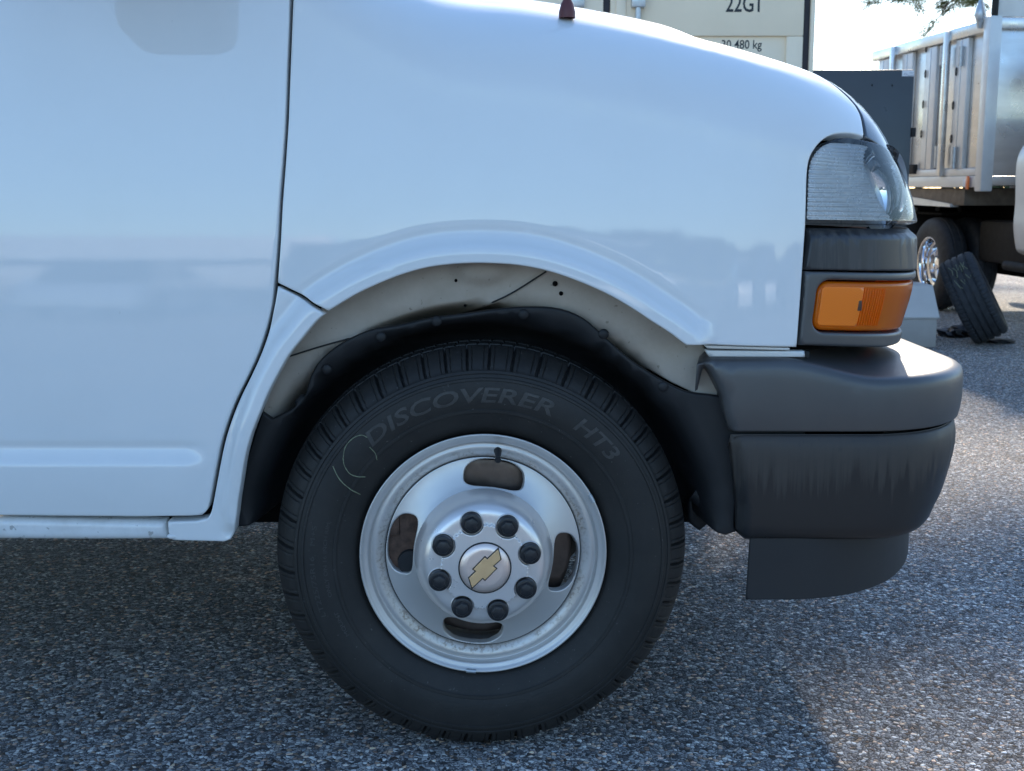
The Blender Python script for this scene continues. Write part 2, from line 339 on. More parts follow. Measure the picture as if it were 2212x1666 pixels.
def sheet(name, surf, outer, mat, parent=None, holes=(), grid=.02, rnd=.004, depth=.02, disp=None, step=.008, sharp=None, flip=False, extra=None):
    """a pressed panel: outline in surface coordinates filled with a mesh, edges rolled over by rnd and returned inwards by depth"""
    outer = resample(outer, step); loops = [outer] + [resample(h, step) for h in holes]
    bnd = np.vstack(loops); pts = [bnd]; edges = []; k = 0
    for lp in loops:
        n = len(lp); edges += [(k + i, k + (i + 1) % n) for i in range(n)]; k += n
    def ins(P):
        m = inside(P, outer)
        for h in loops[1:]: m &= ~inside(P, h)
        return m
    def bd(P): return np.min([segdist(P, l) for l in loops], 0)
    if rnd > 0:
        for fr in (.15, .4, .75, 1.15, 2.0):
            off = rnd * fr
            for lp in loops:
                t = np.roll(lp, -1, 0) - np.roll(lp, 1, 0); t /= np.hypot(*t.T)[:, None] + 1e-12; nn = np.stack([-t[:, 1], t[:, 0]], 1)
                for sgn in (1, -1):
                    q = lp + nn * off * sgn; q = q[ins(q)]
                    if len(q): q = q[bd(q) > off * .93]
                    if len(q): pts.append(q)
    lo, hi = outer.min(0), outer.max(0)
    gx, gy = np.meshgrid(np.arange(lo[0], hi[0], grid), np.arange(lo[1], hi[1], grid)); gx[1::2] += grid / 2
    g = np.stack([gx.ravel(), gy.ravel()], 1); g = g[ins(g)]
    if extra is not None and len(extra):
        ex = np.array(extra, float); ex = ex[ins(ex)]; ex = ex[bd(ex) > max(rnd * 2.2, .002)]
        if len(ex):
            g = g[np.array([np.min(np.hypot(*(ex - p).T)) for p in g]) > grid * .35] if len(g) else g
            pts.append(ex)
    if len(g): g = g[bd(g) > max(rnd * 2.4, grid * .35)]
    if len(g): pts.append(g)
    A = np.vstack(pts)
    res = delaunay_2d_cdt([Vector(p) for p in A], edges, [], 0, 1e-7)
    V2 = np.array([(v.x, v.y) for v in res[0]]); T = np.array([f for f in res[2] if len(f) == 3])
    cen = V2[T].mean(1); T = T[ins(cen)]
    D = bd(V2)
    P = surf(V2[:, 0], V2[:, 1]); e = 1e-4
    n = np.cross(surf(V2[:, 0] + e, V2[:, 1]) - P, surf(V2[:, 0], V2[:, 1] + e) - P); n /= np.linalg.norm(n, axis=1)[:, None] + 1e-15
    if n[:, 1].mean() > 0: n = -n          # outward = towards the near side
    o = np.zeros(len(V2))
    if disp is not None: o = o + disp(V2[:, 0], V2[:, 1])
    if rnd > 0:
        q = np.clip(rnd - D, 0, rnd); o = o - (rnd - np.sqrt(np.maximum(rnd ** 2 - q ** 2, 0)))
    P = P + n * o[:, None]
    V = list(P); Fs = [tuple(t) for t in T]
    a, b, c = V2[T[:, 0]], V2[T[:, 1]], V2[T[:, 2]]
    # skirt
    from collections import Counter
    cnt = Counter()
    for t in Fs:
        for i in range(3): cnt[(min(t[i], t[(i + 1) % 3]), max(t[i], t[(i + 1) % 3]))] += 1
    mp_ = {}
    if depth > 0:
        for t in list(Fs):
            for i in range(3):
                p, q = t[i], t[(i + 1) % 3]
                if cnt[(min(p, q), max(p, q))] == 1:
                    for x in (p, q):
                        if x not in mp_: mp_[x] = len(V); V.append(P[x] - n[x] * depth)
                    Fs.append((q, p, mp_[p], mp_[q]))
    ob = link(name, V, Fs, mat, parent, True, sharp)
    return ob
def inv(surf, pts, g0=None, off=0.):
    """picture points -> surface coordinates, on the surface raised by off"""
    out = []
    for (u, v) in pts:
        p = at_y(u, v, .02); q = np.array(g0 if g0 is not None else (p[0] - .43, p[2]), float)
        for it in range(30):
            e = 1e-4
            def f(a, b):
                P = surf(np.array([a]), np.array([b]))[0]
                if off:
                    nn = np.cross(surf(np.array([a + e]), np.array([b]))[0] - P, surf(np.array([a]), np.array([b + e]))[0] - P); nn /= np.linalg.norm(nn); nn = nn if nn[1] < 0 else -nn
                    P = P + nn * off
                return proj(P)
            r0 = f(*q); J = np.stack([(f(q[0] + e, q[1]) - r0) / e, (f(q[0], q[1] + e) - r0) / e], 1)
            d = np.linalg.lstsq(J, np.array([u, v]) - r0, rcond=None)[0]; d = np.clip(d, -.1, .1); q = q + d
            if np.abs(d).max() < 1e-6: break
        out.append(q)
    return np.array(out)
def flat(y): return lambda a, b: np.stack([np.asarray(a, float), np.full(np.shape(a), float(y)), np.asarray(b, float)], -1)
def uvflat(pts, y): return [tuple(at_y(u, v, y)[[0, 2]]) for u, v in pts]
def text_mesh(body, size=1., offset=0., extrude=0., res=3, sub=False):
    cu = bpy.data.curves.new('t', 'FONT'); cu.body = body; cu.size = size; cu.offset = offset; cu.extrude = extrude; cu.resolution_u = res; cu.align_x = 'LEFT'
    ob = bpy.data.objects.new('t', cu); COL.objects.link(ob); bpy.context.view_layer.update()
    me = ob.evaluated_get(bpy.context.evaluated_depsgraph_get()).to_mesh()
    V = np.array([v.co[:] for v in me.vertices]); Fs = [tuple(p.vertices) for p in me.polygons]
    if sub:
        bm = bmesh.new(); bm.from_mesh(me); bmesh.ops.triangulate(bm, faces=bm.faces)
        for _ in range(4):
            es = [e for e in bm.edges if e.calc_length() > .16 and abs(e.verts[0].co.z - e.verts[1].co.z) < .1]
            if not es: break
            bmesh.ops.subdivide_edges(bm, edges=es, cuts=1); bmesh.ops.triangulate(bm, faces=bm.faces)
        bm.verts.index_update(); V = np.array([v.co[:] for v in bm.verts]); Fs = [tuple(v.index for v in f.verts) for f in bm.faces]; bm.free()
    bpy.data.objects.remove(ob); bpy.data.curves.remove(cu)
    return V, Fs

# ------------------------------------------------------------------ ground
me = bpy.data.meshes.new('asphalt_ground')
me.from_pydata([(-400, -400, 0), (400, -400, 0), (400, 400, 0), (-400, 400, 0)], [], [(0, 1, 2, 3)])
gr = bpy.data.objects.new('asphalt_ground', me); COL.objects.link(gr); me.materials.append(M('asphalt'))
tag(gr, 'grey asphalt lot with exposed stone chips', None, kind='structure')

# ================================================================== VAN
van = empty('van', (0, .95, 0), 'white van seen close up around its silver steel front wheel', 'van')
KS = np.array([-4, -1.6, -1.2, -.9, -.6, -.48, -.35, -.2, -.1, 0, .1, .2, .3, .4, .5, .7, 2])
ZC = np.array([1.80, 1.80, 1.74, 1.60, 1.40, 1.3543, 1.3479, 1.3236, 1.3046, 1.2789, 1.262, 1.2472, 1.2372, 1.2231, 1.2031, 1.2031, 1.2031])
WW = np.interp(KS, [-2, 0, .3, .5, 2], [.2, .2, .22, .26, .26]); HZ = np.interp(KS, [-2, 0, .3, .5, 2], [.17, .18, .22, .24, .24])
XA, A0, B0, L0 = .43, .38, .30, .5
def smooth_interp(s, xs, ys):
    return (np.interp(s - .06, xs, ys) + np.interp(s - .03, xs, ys) + np.interp(s, xs, ys) * 2 + np.interp(s + .03, xs, ys) + np.interp(s + .06, xs, ys)) / 6
def wrap(s, xa, a, b, L):
    th = np.clip(s / L, 0, 1) * np.pi / 2
    x = np.where(s < 0, xa + s, xa + a * np.sin(th)); y = np.where(s < 0, 0, b * (1 - np.cos(th))) + np.clip(s - L, 0, None)
    tx = a * np.cos(th); ty = b * np.sin(th); n = np.hypot(tx, ty) + 1e-12
    return x, y, -ty / n, tx / n
def body(dA=lambda z: 0 * z):
    def f(s, t):
        s = np.asarray(s, float); t = np.asarray(t, float)
        zc = smooth_interp(s, KS, ZC); wv = smooth_interp(s, KS, WW); hz = smooth_interp(s, KS, HZ); ts = zc - hz
        ph = np.clip((t - ts) / .24, 0, None)
        z = np.where(t < ts, t, ts + hz * np.sin(np.minimum(ph, 3.)))
        o = .085 * (np.minimum(t, ts) - .62) ** 2 + np.where(t < ts, 0, wv * (1 - np.cos(ph)) + .06 * np.sin(ph) * (1 - sm(0, .9, ph)) * .0)
        x, y, nx, ny = wrap(s, XA, A0 + dA(z), B0, L0)
        return np.stack([x + nx * o, y + ny * o, z], -1)
    return f
SB = body(); SN = body(lambda z: .034 * (1 - sm(.93, 1.10, z)))
def lift(surf, off):
    """surface moved inwards by off"""
    def f(s, t):
        e = 1e-4; P = surf(s, t); n = np.cross(surf(s + e, t) - P, surf(s, t + e) - P); n /= np.linalg.norm(n, axis=-1)[..., None]
        n = np.where((n[..., 1:2] - .6 * n[..., 0:1]) > 0, -n, n); return P - n * off
    return f

# --- front fender
ARCH = crs([(711, 671), (762, 640), (802, 620), (860, 596), (914, 580), (963, 572), (1017, 568.5), (1066, 569), (1120, 573), (1174, 583), (1223, 598), (1272, 617), (1321, 640), (1370, 669), (1409, 695), (1444, 717), (1468, 735), (1482, 745)], 3)
ARCHL = crs([(711, 671), (684, 694), (652, 733), (625, 767), (601, 809), (581, 848), (566, 884), (544, 939), (529, 992), (520, 1042), (512, 1086), (508, 1118)], 3)
arch_ab = inv(SB, ARCH, off=.02); archl_ab = inv(SB, ARCHL, off=.02)
full_arch = np.vstack([archl_ab[::-1], arch_ab[1:]])
def flare(s, t):
    P = np.stack([s, t], -1); d = segdist(P, full_arch, False)
    fade = 1 - sm(.30 - .43 + .30, .30 - .43 + .365, s) * 1.0          # dies out towards the bumper
    fade = 1 - sm(.165 - .43 + .17, .43 - .43 + .02, s)
    e0 = .013 + .006 * sm(.5, .8, t); e1 = .036 + .014 * sm(.5, .82, t)
    q = np.clip((d - e0) / (e1 - e0), 0, 1); prof_ = 1 - (q - np.sin(2 * np.pi * q) / (2 * np.pi) * .75)
    return (.030 * prof_ * (.30 + .70 * sm(.42, .64, t)) - .0035 * np.exp(-((d - e1 - .005) / .008) ** 2)) * fade
FL = [(633, -70), (633, 0), (631, 50), (627, 150), (623, 260), (617, 350), (610, 440), (606, 520), (600, 605)]
SEAM1 = [(600, 611), (640, 631), (711, 671)]
LAMP = [(1722, 750), (1733, 600), (1741, 480), (1743, 405), (1745, 366), (1751, 339), (1764, 317), (1781, 300), (1803, 290), (1830, 288), (1853, 291), (1867, 297)]
fl = inv(SB, FL); s1 = inv(SB, SEAM1[:2]); lamp_ab = inv(SB, crs(LAMP[1:], 3))
nose = inv(SB, [(1864, 272), (1858, 247), (1848, 229)], g0=(.25, 1.15))
outer = list(fl[::-1]) 
top_s = np.linspace(nose[-1][0] - .03, fl[0][0], 40)
ts_of = lambda s: smooth_interp(s, KS, ZC) - smooth_interp(s, KS, HZ)
topline = [(s, ts_of(s) + .24 * R(84)) for s in top_s]
poly = list(map(tuple, s1)) + [tuple(x) for x in arch_ab] + [tuple(inv(SB, [(1722, 750)])[0])] + [tuple(x) for x in lamp_ab] + [tuple(x) for x in nose] + topline + [tuple(x) for x in fl]
# dense rows over the shoulder and the flare so that they stay smooth
ex = []
for d_ in np.arange(.0045, .078, .0035):
    t = np.roll(full_arch, -1, 0) - np.roll(full_arch, 1, 0); t[0] = t[1]; t[-1] = t[-2]; t /= np.hypot(*t.T)[:, None]
    ex += list(full_arch + np.stack([-t[:, 1], t[:, 0]], 1) * d_)
for s in np.arange(-.95, .35, .022):
    for k in np.arange(-4, 22): ex.append((s + (k % 2) * .011, ts_of(s) + k * .0185))
fender = sheet('fender', SB, poly, 'white', van, grid=.022, rnd=.0035, depth=.03, disp=flare, extra=ex)
# --- lower fender piece between door and wheel arch
DG = crs([(600, 619), (593, 660), (582, 710), (566, 760), (544, 810), (519, 860), (499, 910), (484, 960), (472, 1020), (461, 1080), (455, 1108), (447, 1121)], 3)
dg = inv(SB, DG); s2 = inv(SB, [(706, 675), (640, 639)])
low = list(map(tuple, dg)) + [tuple(x) for x in inv(SB, [(425, 1126), (362, 1128), (363, 1150), (372, 1168), (485, 1171), (498, 1166), (507, 1148)])] + [tuple(x) for x in archl_ab[::-1][:-1]] + list(map(tuple, s2))
quarter = sheet('fender_extension', SB, low, 'white', van, grid=.02, rnd=.0035, depth=.03, disp=lambda s, t: flare(s, t) , extra=ex)
# --- front door
DR = crs([(626, -70), (625, 0), (624, 50), (620, 150), (616, 260), (610, 350), (603, 440), (599, 520), (592, 605), (586, 660), (574, 710), (558, 760), (536, 810), (511, 860), (491, 910), (476, 960), (464, 1020), (453, 1080), (447, 1102), (436, 1113)], 3)
dr = inv(SB, DR)
def doorform(s, t):
    z = t - .02 * 0
    edge = 1 - sm(-.43 - .520, -.43 - .480, s)      # moulding dies out near the door edge
    st = .0105 * (1 - sm(.538, .564, t)) * sm(.38, .515, t)
    return (st - .0025 * np.exp(-((t - .572) / .007) ** 2)) * edge
dpoly = [tuple(x) for x in dr] + [tuple(inv(SB, [(300, 1115)])[0]), tuple(inv(SB, [(0, 1112)])[0]), (-1.75, .447), (-1.75, 1.42)]
dex = [(s, t) for s in np.arange(-1.75, -.85, .02) for t in np.arange(.535, .60, .0045)] + [(s, ts_of(s) + k * .02) for s in np.arange(-1.75, -.8, .03) for k in range(0, 14)]
door = sheet('door', SB, dpoly, 'white', van, grid=.024, rnd=.0035, depth=.03, disp=doorform, extra=dex)
# --- sill under the door
sp_ = [tuple(x) for x in inv(SB, [(0, 1122), (200, 1126), (354, 1129), (357, 1150), (366, 1170), (200, 1171), (0, 1170)])] + [(-1.9, .405), (-1.9, .4425)]
sheet('sill', lift(SB, .006), sp_, 'sill', van, grid=.012, rnd=.013, depth=.04)
sheet('sill_plug', lift(SB, -.001), [(inv(SB, [(371, 1160)])[0][0] + .010 * math.cos(a), inv(SB, [(371, 1160)])[0][1] + .005 * math.sin(a)) for a in np.arange(0, 6.28, .4)], 'sill', van, grid=.004, rnd=.004, depth=.006, step=.002)
# --- dark inner structure behind the gaps
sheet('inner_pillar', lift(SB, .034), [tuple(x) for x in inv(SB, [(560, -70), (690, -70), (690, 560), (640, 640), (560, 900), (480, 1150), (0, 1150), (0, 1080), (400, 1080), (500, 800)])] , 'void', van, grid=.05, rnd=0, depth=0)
# --- hood: continues the shoulder to the middle of the van, with a raised centre
ys_ = np.linspace(0, 1, 30)
ss = np.linspace(-.75, .52, 90)
V = []
for s in ss:
    t0 = ts_of(s) + .24 * R(84.5); P0 = SB(np.array([s]), np.array([t0]))[0]
    zapex = smooth_interp(np.array([s]), KS, ZC)[0]
    for k in ys_:
        y = P0[1] + (1.70 - P0[1]) * k
        c = np.sin(min(max((y - .2) / 1.5, 0), 1) * np.pi)
        bul = sm(.30, .52, y) * (1 - sm(1.38, 1.6, y))
        x = P0[0] + (.05 if s > 0 else 0) * c
        front = 1 - sm(.20, .47, x)
        zz = zapex - .0006 + .012 * c + .050 * bul * sm(.62, .35, x) 
        V.append((x, y, zz if k > 0 else P0[2]))
n = len(ys_); Fs = [(i * n + j, (i + 1) * n + j, (i + 1) * n + j + 1, i * n + j + 1) for i in range(len(ss) - 1) for j in range(n - 1)]
hood = link('hood', V, Fs, 'white', van)
# nose of the hood beyond the fender seam, wrapping round to the grille
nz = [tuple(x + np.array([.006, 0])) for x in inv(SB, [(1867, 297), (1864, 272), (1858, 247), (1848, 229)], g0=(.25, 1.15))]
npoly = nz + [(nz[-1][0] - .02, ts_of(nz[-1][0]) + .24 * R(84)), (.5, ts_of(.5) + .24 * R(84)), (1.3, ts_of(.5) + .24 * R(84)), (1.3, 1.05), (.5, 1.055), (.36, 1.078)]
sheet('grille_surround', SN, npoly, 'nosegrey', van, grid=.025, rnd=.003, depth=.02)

# --- wheel arch inside: grey inner fender, black liner
gy = lambda s, t: .065 + .24 * (1 - sm(.385, .455, np.hypot(s, t - .37)))
SI = lambda a, b: np.stack([np.asarray(a, float), gy(np.asarray(a, float), np.asarray(b, float)), np.asarray(b, float)], -1)
ip = inv(SI, [(555, 905), (560, 870), (600, 790), (660, 700), (760, 600), (900, 545), (1060, 530), (1250, 560), (1400, 650), (1500, 720), (1535, 770), (1560, 856), (1500, 850), (1400, 800), (1300, 760), (1000, 760), (800, 800), (700, 870), (620, 905)], g0=(0, .9))
def bossd(s, t):
    b0 = inv_boss
    q = ((s - b0[0]) / .045) ** 2 + ((t - b0[1]) / .022) ** 2
    ridge = segdist(np.stack([s, t], -1), seam_ab, False)
    return .014 * np.exp(-q ** 2) + .004 * np.exp(-(ridge / .004) ** 2) - .004 * sm(.002, .010, ridge) * 0
inv_boss = inv(SI, [(1040, 583)], g0=(0, .9))[0]
seam_ab = inv(SI, crs([(620, 770), (700, 745), (800, 718), (900, 693), (1000, 672), (1090, 640), (1180, 585)], 4), g0=(0, .9))
bx = [(inv_boss[0] + i * .006, inv_boss[1] + j * .006) for i in range(-12, 13) for j in range(-6, 7)]
sx = [tuple(p + np.array([0, d])) for p in resample(seam_ab, .006)[:-60 if False else None] for d in (-.008, -.004, -.002, 0, .002, .004, .008)]
inner = sheet('inner_fender', SI, [tuple(x) for x in ip], 'inner', van, grid=.02, rnd=.003, depth=.01, disp=bossd, extra=bx + sx)
seam = tube('weld_seam', SI(seam_ab[:, 0], seam_ab[:, 1]) + np.array([0, -.004, -.001]), .0016, 'seam', van, 6)
for u, v, r_ in ((1199, 613, .005), (1212, 634, .004), (985, 606, .003), (1005, 660, .003)):
    p = SI(*inv(SI, [(u, v)], g0=(0, .9)).T)[0]
    bm = bmesh.new(); bmesh.ops.create_uvsphere(bm, u_segments=10, v_segments=6, radius=r_, matrix=Matrix.Translation(Vector(p) + Vector((0, -.001, 0)))); bmobj('drain_hole', bm, 'void', van)
lt = crs([(588, 905), (628, 885), (655, 868), (662, 845), (672, 810), (695, 775), (740, 740), (800, 713), (860, 703), (930, 687), (1000, 678), (1080, 667), (1150, 663), (1210, 668), (1260, 688), (1300, 722), (1360, 775), (1420, 815), (1480, 845), (1530, 853), (1580, 860)], 3)
def ly(a, b): return .075 + .02 * np.abs(a) + .11 * sm(.0, .16, .72 + .10 - np.hypot(a, b - .37) * 0 - b + .12 * 0)
def LY(a, b):
    r = np.hypot(a, b - .37); return .225 - .185 * sm(.382, .425, r)
SLN = lambda a, b: np.stack([np.asarray(a, float), LY(np.asarray(a, float), np.asarray(b, float)), np.asarray(b, float)], -1)
l_ab = inv(SLN, lt, g0=(0, .8))
lp = [tuple(x) for x in l_ab] + [(.58, .62), (.56, .44), (.44, .40), (.36, .42)] + [(.35 * math.cos(a), .37 + .35 * math.sin(a)) for a in np.linspace(.25, math.pi - .25, 30)] + [(-.36, .43), (-.37, .425), (-.46, .412), (-.56, .42), (-.56, .66), (-.50, .70)]
liner = sheet('wheel_arch_liner', SLN, lp, 'liner', van, grid=.025, rnd=.004, depth=.008)
for u, v in ((822, 728), (705, 798), (943, 694), (1131, 679), (1304, 722), (1433, 835), (700, 905)):
    p = SLN(*inv(SLN, [(u, v)], g0=(0, .8)).T)[0]
    bm = bmesh.new(); bmesh.ops.create_uvsphere(bm, u_segments=14, v_segments=8, radius=.0095, matrix=Matrix.Translation(Vector(p)) @ Matrix.Diagonal((1, .45, 1, 1))); bmobj('liner_clip', bm, 'liner', van)
# deep dark wheelhouse, frame rail and floor
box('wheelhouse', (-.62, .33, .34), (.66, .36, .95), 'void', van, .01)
box('frame_rail', (-3.8, .50, .34), (.55, .58, .50), 'chassis', van, .01)
box('frame_rail', (-3.8, 1.32, .34), (.55, 1.40, .50), 'chassis', van, .01)
box('floor_pan', (-4.2, .10, .43), (-.52, 1.8, .47), 'chassis', van, .01)
box('engine_bay_floor', (-.52, .37, .42), (.45, 1.53, .45), 'chassis', van, .01)
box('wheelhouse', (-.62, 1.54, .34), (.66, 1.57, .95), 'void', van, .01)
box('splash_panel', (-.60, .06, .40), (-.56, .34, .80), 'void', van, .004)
tube('control_arm', [(-.22, .62, .36), (0, .34, .25), (.05, .27, .22)], [.035, .03, .035], 'chassis', van)
tube('control_arm', [(.30, .62, .36), (.12, .34, .25), (.05, .27, .22)], [.035, .03, .035], 'chassis', van)
tube('axle_hub', [(0, .10, .37), (0, .32, .37)], [.07, .055], 'rust', van, 20)
# dark brackets hanging between wheel and bumper
bk = [tuple(x) for x in uvflat([(1486, 1085), (1486, 1128), (1500, 1140), (1512, 1148), (1535, 1128), (1560, 1136), (1576, 1141), (1600, 1142), (1610, 1040), (1590, 1000), (1540, 990)], .16)]
sheet('splash_shield', flat(.16), bk, 'liner', van, grid=.02, rnd=.006, depth=.03)
tube('tow_bracket', [at_y(1500, 1062, .13), at_y(1545, 1095, .12), at_y(1592, 1122, .12)], [.018, .022, .02], 'liner', van)

# --- lamps
def droop(f):
    # the lamp rows dip slightly as they wrap round the corner
    def g(s, t):
        P = f(s, t).copy(); P[..., 2] -= np.clip(1.03 - P[..., 2], 0, 1) * .10 * sm(0, .42, s); return P
    return g
SL = droop(body(lambda z: .034 * (1 - sm(.93, 1.10, z))))
ST = droop(body(lambda z: .030 + 0 * z))
SZ = droop(body(lambda z: .000 + .028 * sm(.75, .87, z)))
zb = lambda v, u=1760: inv(SB, [(u, v)])[0][1]
lens_l = inv(SL, [(1744, 482), (1746, 440), (1748, 400), (1750, 368), (1756, 342), (1769, 321), (1785, 306), (1806, 298), (1832, 296), (1852, 299)])
z_lt = lens_l[-1][1]; z_lb = lens_l[0][1]
lens_poly = [tuple(x) for x in lens_l] + [(.28, z_lt - .006), (.36, z_lt - .018), (.5, z_lt - .04), (.62, z_lt - .05), (.62, z_lb), (.3, z_lb)]
hl = sheet('headlight', lift(SL, .05), lens_poly, 'headlamp_rim', van, grid=.03, rnd=0, depth=.03)
sheet('lens', SL, lens_poly, 'clear', hl, grid=.02, rnd=.005, depth=.018)
# fluted inner lens, a real corrugation, with the oval clear window left open
ov = [(.335 + .078 * math.cos(a) * (1.0), 1.008 + .075 * math.sin(a) - .02 * math.cos(a)) for a in np.linspace(0, 2 * math.pi, 40)[:-1]]
ovc = inv(SL, [(1911, 398)], g0=(.25, 1.0))[0] + np.array([.055, 0])
rp = np.array(lens_poly); c0 = np.array([.3, 1.0])
def shrink(poly, d):
    P = resample(poly, .01); t = np.roll(P, -1, 0) - np.roll(P, 1, 0); t /= np.hypot(*t.T)[:, None]; nn = np.stack([-t[:, 1], t[:, 0]], 1)
    q = P + nn * d
    if not inside(q, P).mean() > .5: q = P - nn * d
    return q[inside(q, P) & (segdist(q, P) > d * .9)]
PER = .0078
S3 = lift(SL, .014)
inp = shrink(lens_poly, .005)
z0_, z1_ = inp[:, 1].min() + .0015, inp[:, 1].max() - .0015
zs = np.arange(z0_, z1_, PER / 8); NCOL = 110
def left_of(z):
    a_, b_ = inp, np.roll(inp, -1, 0); m = (a_[:, 1] > z) != (b_[:, 1] > z); xs = a_[m, 0] + (z - a_[m, 1]) / (b_[m, 1] - a_[m, 1]) * (b_[m, 0] - a_[m, 0])
    return (xs.min(), xs.max()) if m.any() else (.3, .31)
rows = [left_of(z) for z in zs]
gp = np.array([(l_ + (min(r_, .6) - l_) * k / (NCOL - 1), z) for z, (l_, r_) in zip(zs, rows) for k in range(NCOL)])
ovr = ((gp[:, 0] - ovc[0]) / .085) ** 2 + ((gp[:, 1] - ovc[1] + .35 * (gp[:, 0] - ovc[0])) / .076) ** 2 < 1
G = S3(gp[:, 0], gp[:, 1]); nrm = S3(gp[:, 0], gp[:, 1]) - lift(SL, .024)(gp[:, 0], gp[:, 1]); nrm /= np.linalg.norm(nrm, axis=1)[:, None]
G = G + nrm * (.0012 * np.sin(2 * np.pi * gp[:, 1] / PER))[:, None]
Ff = [(i * NCOL + j, i * NCOL + j + 1, (i + 1) * NCOL + j + 1, (i + 1) * NCOL + j) for i in range(len(zs) - 1) for j in range(NCOL - 1) if not ovr[i * NCOL + j]]
used = sorted({i for f in Ff for i in f}); rm = {k: i for i, k in enumerate(used)}
link('fluting', G[used], [tuple(rm[i] for i in f) for f in Ff], 'silverlens', hl)
# reflector bowl behind the window
cw = lift(SL, .03)(np.array([ovc[0]]), np.array([ovc[1]]))[0]
bm = bmesh.new(); bmesh.ops.create_uvsphere(bm, u_segments=32, v_segments=20, radius=1.)
for v in list(bm.verts):
    if v.co.y < -.05: bm.verts.remove(v)
bm.transform(Matrix.Translation(Vector(cw)) @ Matrix.Rotation(R(38), 4, 'Z') @ Matrix.Diagonal((.075, .05, .080, 1)))
bmobj('reflector', bm, 'chrome', hl)
# black trim band under the headlight
tz = inv(ST, [(1753, 492), (1752, 516), (1742, 583)])
tp = [(tz[0][0], tz[0][1]), (.3, tz[0][1]), (.7, tz[0][1]), (.7, tz[2][1]), (.3, tz[2][1]), (tz[2][0], tz[2][1]), (tz[1][0], tz[1][1])]
sheet('lamp_trim', ST, tp, 'trimrun', van, grid=.018, rnd=.003, depth=.03, disp=lambda s, t: -.016 * sm(tz[1][1] + .000, tz[0][1], t), extra=[(s, tz[1][1] + d) for s in np.arange(.1, .7, .02) for d in (-.004, -.002, 0, .003, .006, .012)])
# bezel and amber turn signal
bz = inv(SZ, [(1741, 586), (1729, 746)])
tl = inv(SZ, [(1766, 640), (1766, 690)]); t_top = inv(SZ, [(1800, 610)])[0][1]; t_bot = inv(SZ, [(1800, 714)])[0][1]
s0 = tl[0][0] - .001
def rrect(s0, s1, z0, z1, r): 
    a = [(s0 + r - r * math.cos(x), z1 - r + r * math.sin(x)) for x in np.linspace(0, math.pi / 2, 7)]
    b = [(s0 + r - r * math.cos(x), z0 + r - r * math.sin(x)) for x in np.linspace(math.pi / 2, 0, 7)]
    return [(s1, z0), (s1, z1)][::-1][:1] + a[::-1] + b[::-1] + [(s1, z0)]
hole = rrect(s0, .60, t_bot - .004, t_top + .004, .022)
bpoly = [(bz[0][0], bz[0][1]), (.64, bz[0][1]), (.64, bz[1][1] + .012), (.3, bz[1][1]), (bz[1][0], bz[1][1])]
ts_part = sheet('turn_signal', SZ, bpoly, 'bumper', van, holes=[hole], grid=.016, rnd=.005, depth=.03)
sheet('amber_lens', lift(SZ, .004), rrect(s0 + .003, .58, t_bot - .001, t_top + .001, .019), 'amber', ts_part, grid=.012, rnd=.007, depth=.03)
am = inv(SZ, [(1778, 619), (1852, 706)]); sA, sB_ = am[0][0], am[1][0]
sheet('side_reflector', lift(SZ, .0015), rrect(sA, sB_, am[1][1], am[0][1], .006)[0:] , 'amber_in', ts_part, grid=.01, rnd=.0015, depth=.006)
for k in range(9):
    s_ = sB_ + .004 + k * .0062
    q = lift(SZ, .0035)
    tube('lens_rib', q(np.full(6, s_), np.linspace(am[1][1] + .002, am[0][1] - .002, 6)), .0016, 'amber', ts_part, 6)
bc = inv(SZ, [(1857, 661)])[0]; pc = lift(SZ, .0015)(np.array([bc[0]]), np.array([bc[1]]))[0]
box('lens_mark', pc + np.array([-.005, -.001, -.009]), pc + np.array([.005, .003, .009]), 'rust', ts_part, .001)
# dark backing behind lamps
sheet('lamp_housing', lift(SB, .055), [(bz[1][0] - .03, bz[1][1] - .02), (.7, bz[1][1] - .02), (.7, z_lt - .02), (.2, z_lt + .004), (lens_l[4][0] - .012, lens_l[4][1]), (lens_l[0][0] - .015, lens_l[0][1])], 'void', van, grid=.04, rnd=0, depth=0)
# fender support strips under the fender edge
st1 = uvflat([(1520, 746), (1706, 752), (1706, 757), (1528, 753)], .018); sheet('fender_flange', flat(.018), st1, 'steelwhite', van, grid=.02, rnd=.001, depth=.01)
st2 = uvflat([(1524, 757), (1738, 759), (1741, 772), (1532, 771)], .022); sheet('fender_bracket', flat(.022), st2, 'steelwhite', van, grid=.02, rnd=.002, depth=.02)
box('bracket_pin', at_y(1740, 774, .02), at_y(1746, 758, .03), 'chassis', van, .001)
box('bumper_beam', (.40, .10, .52), (.74, 1.8, .655), 'void', van, .02)

# --- bumper
def bump_s(zlo, prof, xa, a, b, L):
    """section given as (t -> inward offset, z)"""
    pr = np.array(prof)
    def f(s, t):
        s = np.asarray(s, float); t = np.asarray(t, float)
        o = np.interp(t, pr[:, 0], pr[:, 1]); z = np.interp(t, pr[:, 0], pr[:, 2])
        x, y, nx, ny = wrap(s, xa, a, b, L)
        return np.stack([x + nx * o, y + ny * o, z], -1)
    return f
def section(pts, k=8):
    c = np.array(crs(pts, k)); d = np.r_[0, np.cumsum(np.hypot(*np.diff(c, axis=0).T))]; return np.c_[d, c[:, 0], c[:, 1]]
PU = section([(.006, .596), (.001, .625), (0, .655), (.0015, .680), (.006, .6895), (.016, .6935), (.05, .6985), (.14, .7125), (.26, .731)])
BXA, BA, BB, BL_ = .68, .24, .28, .40
BU = bump_s(0, PU, BXA, BA, BB, BL_)
tU = PU[-1, 0]
def bu_t(z): return np.interp(z, PU[:, 2], PU[:, 0])
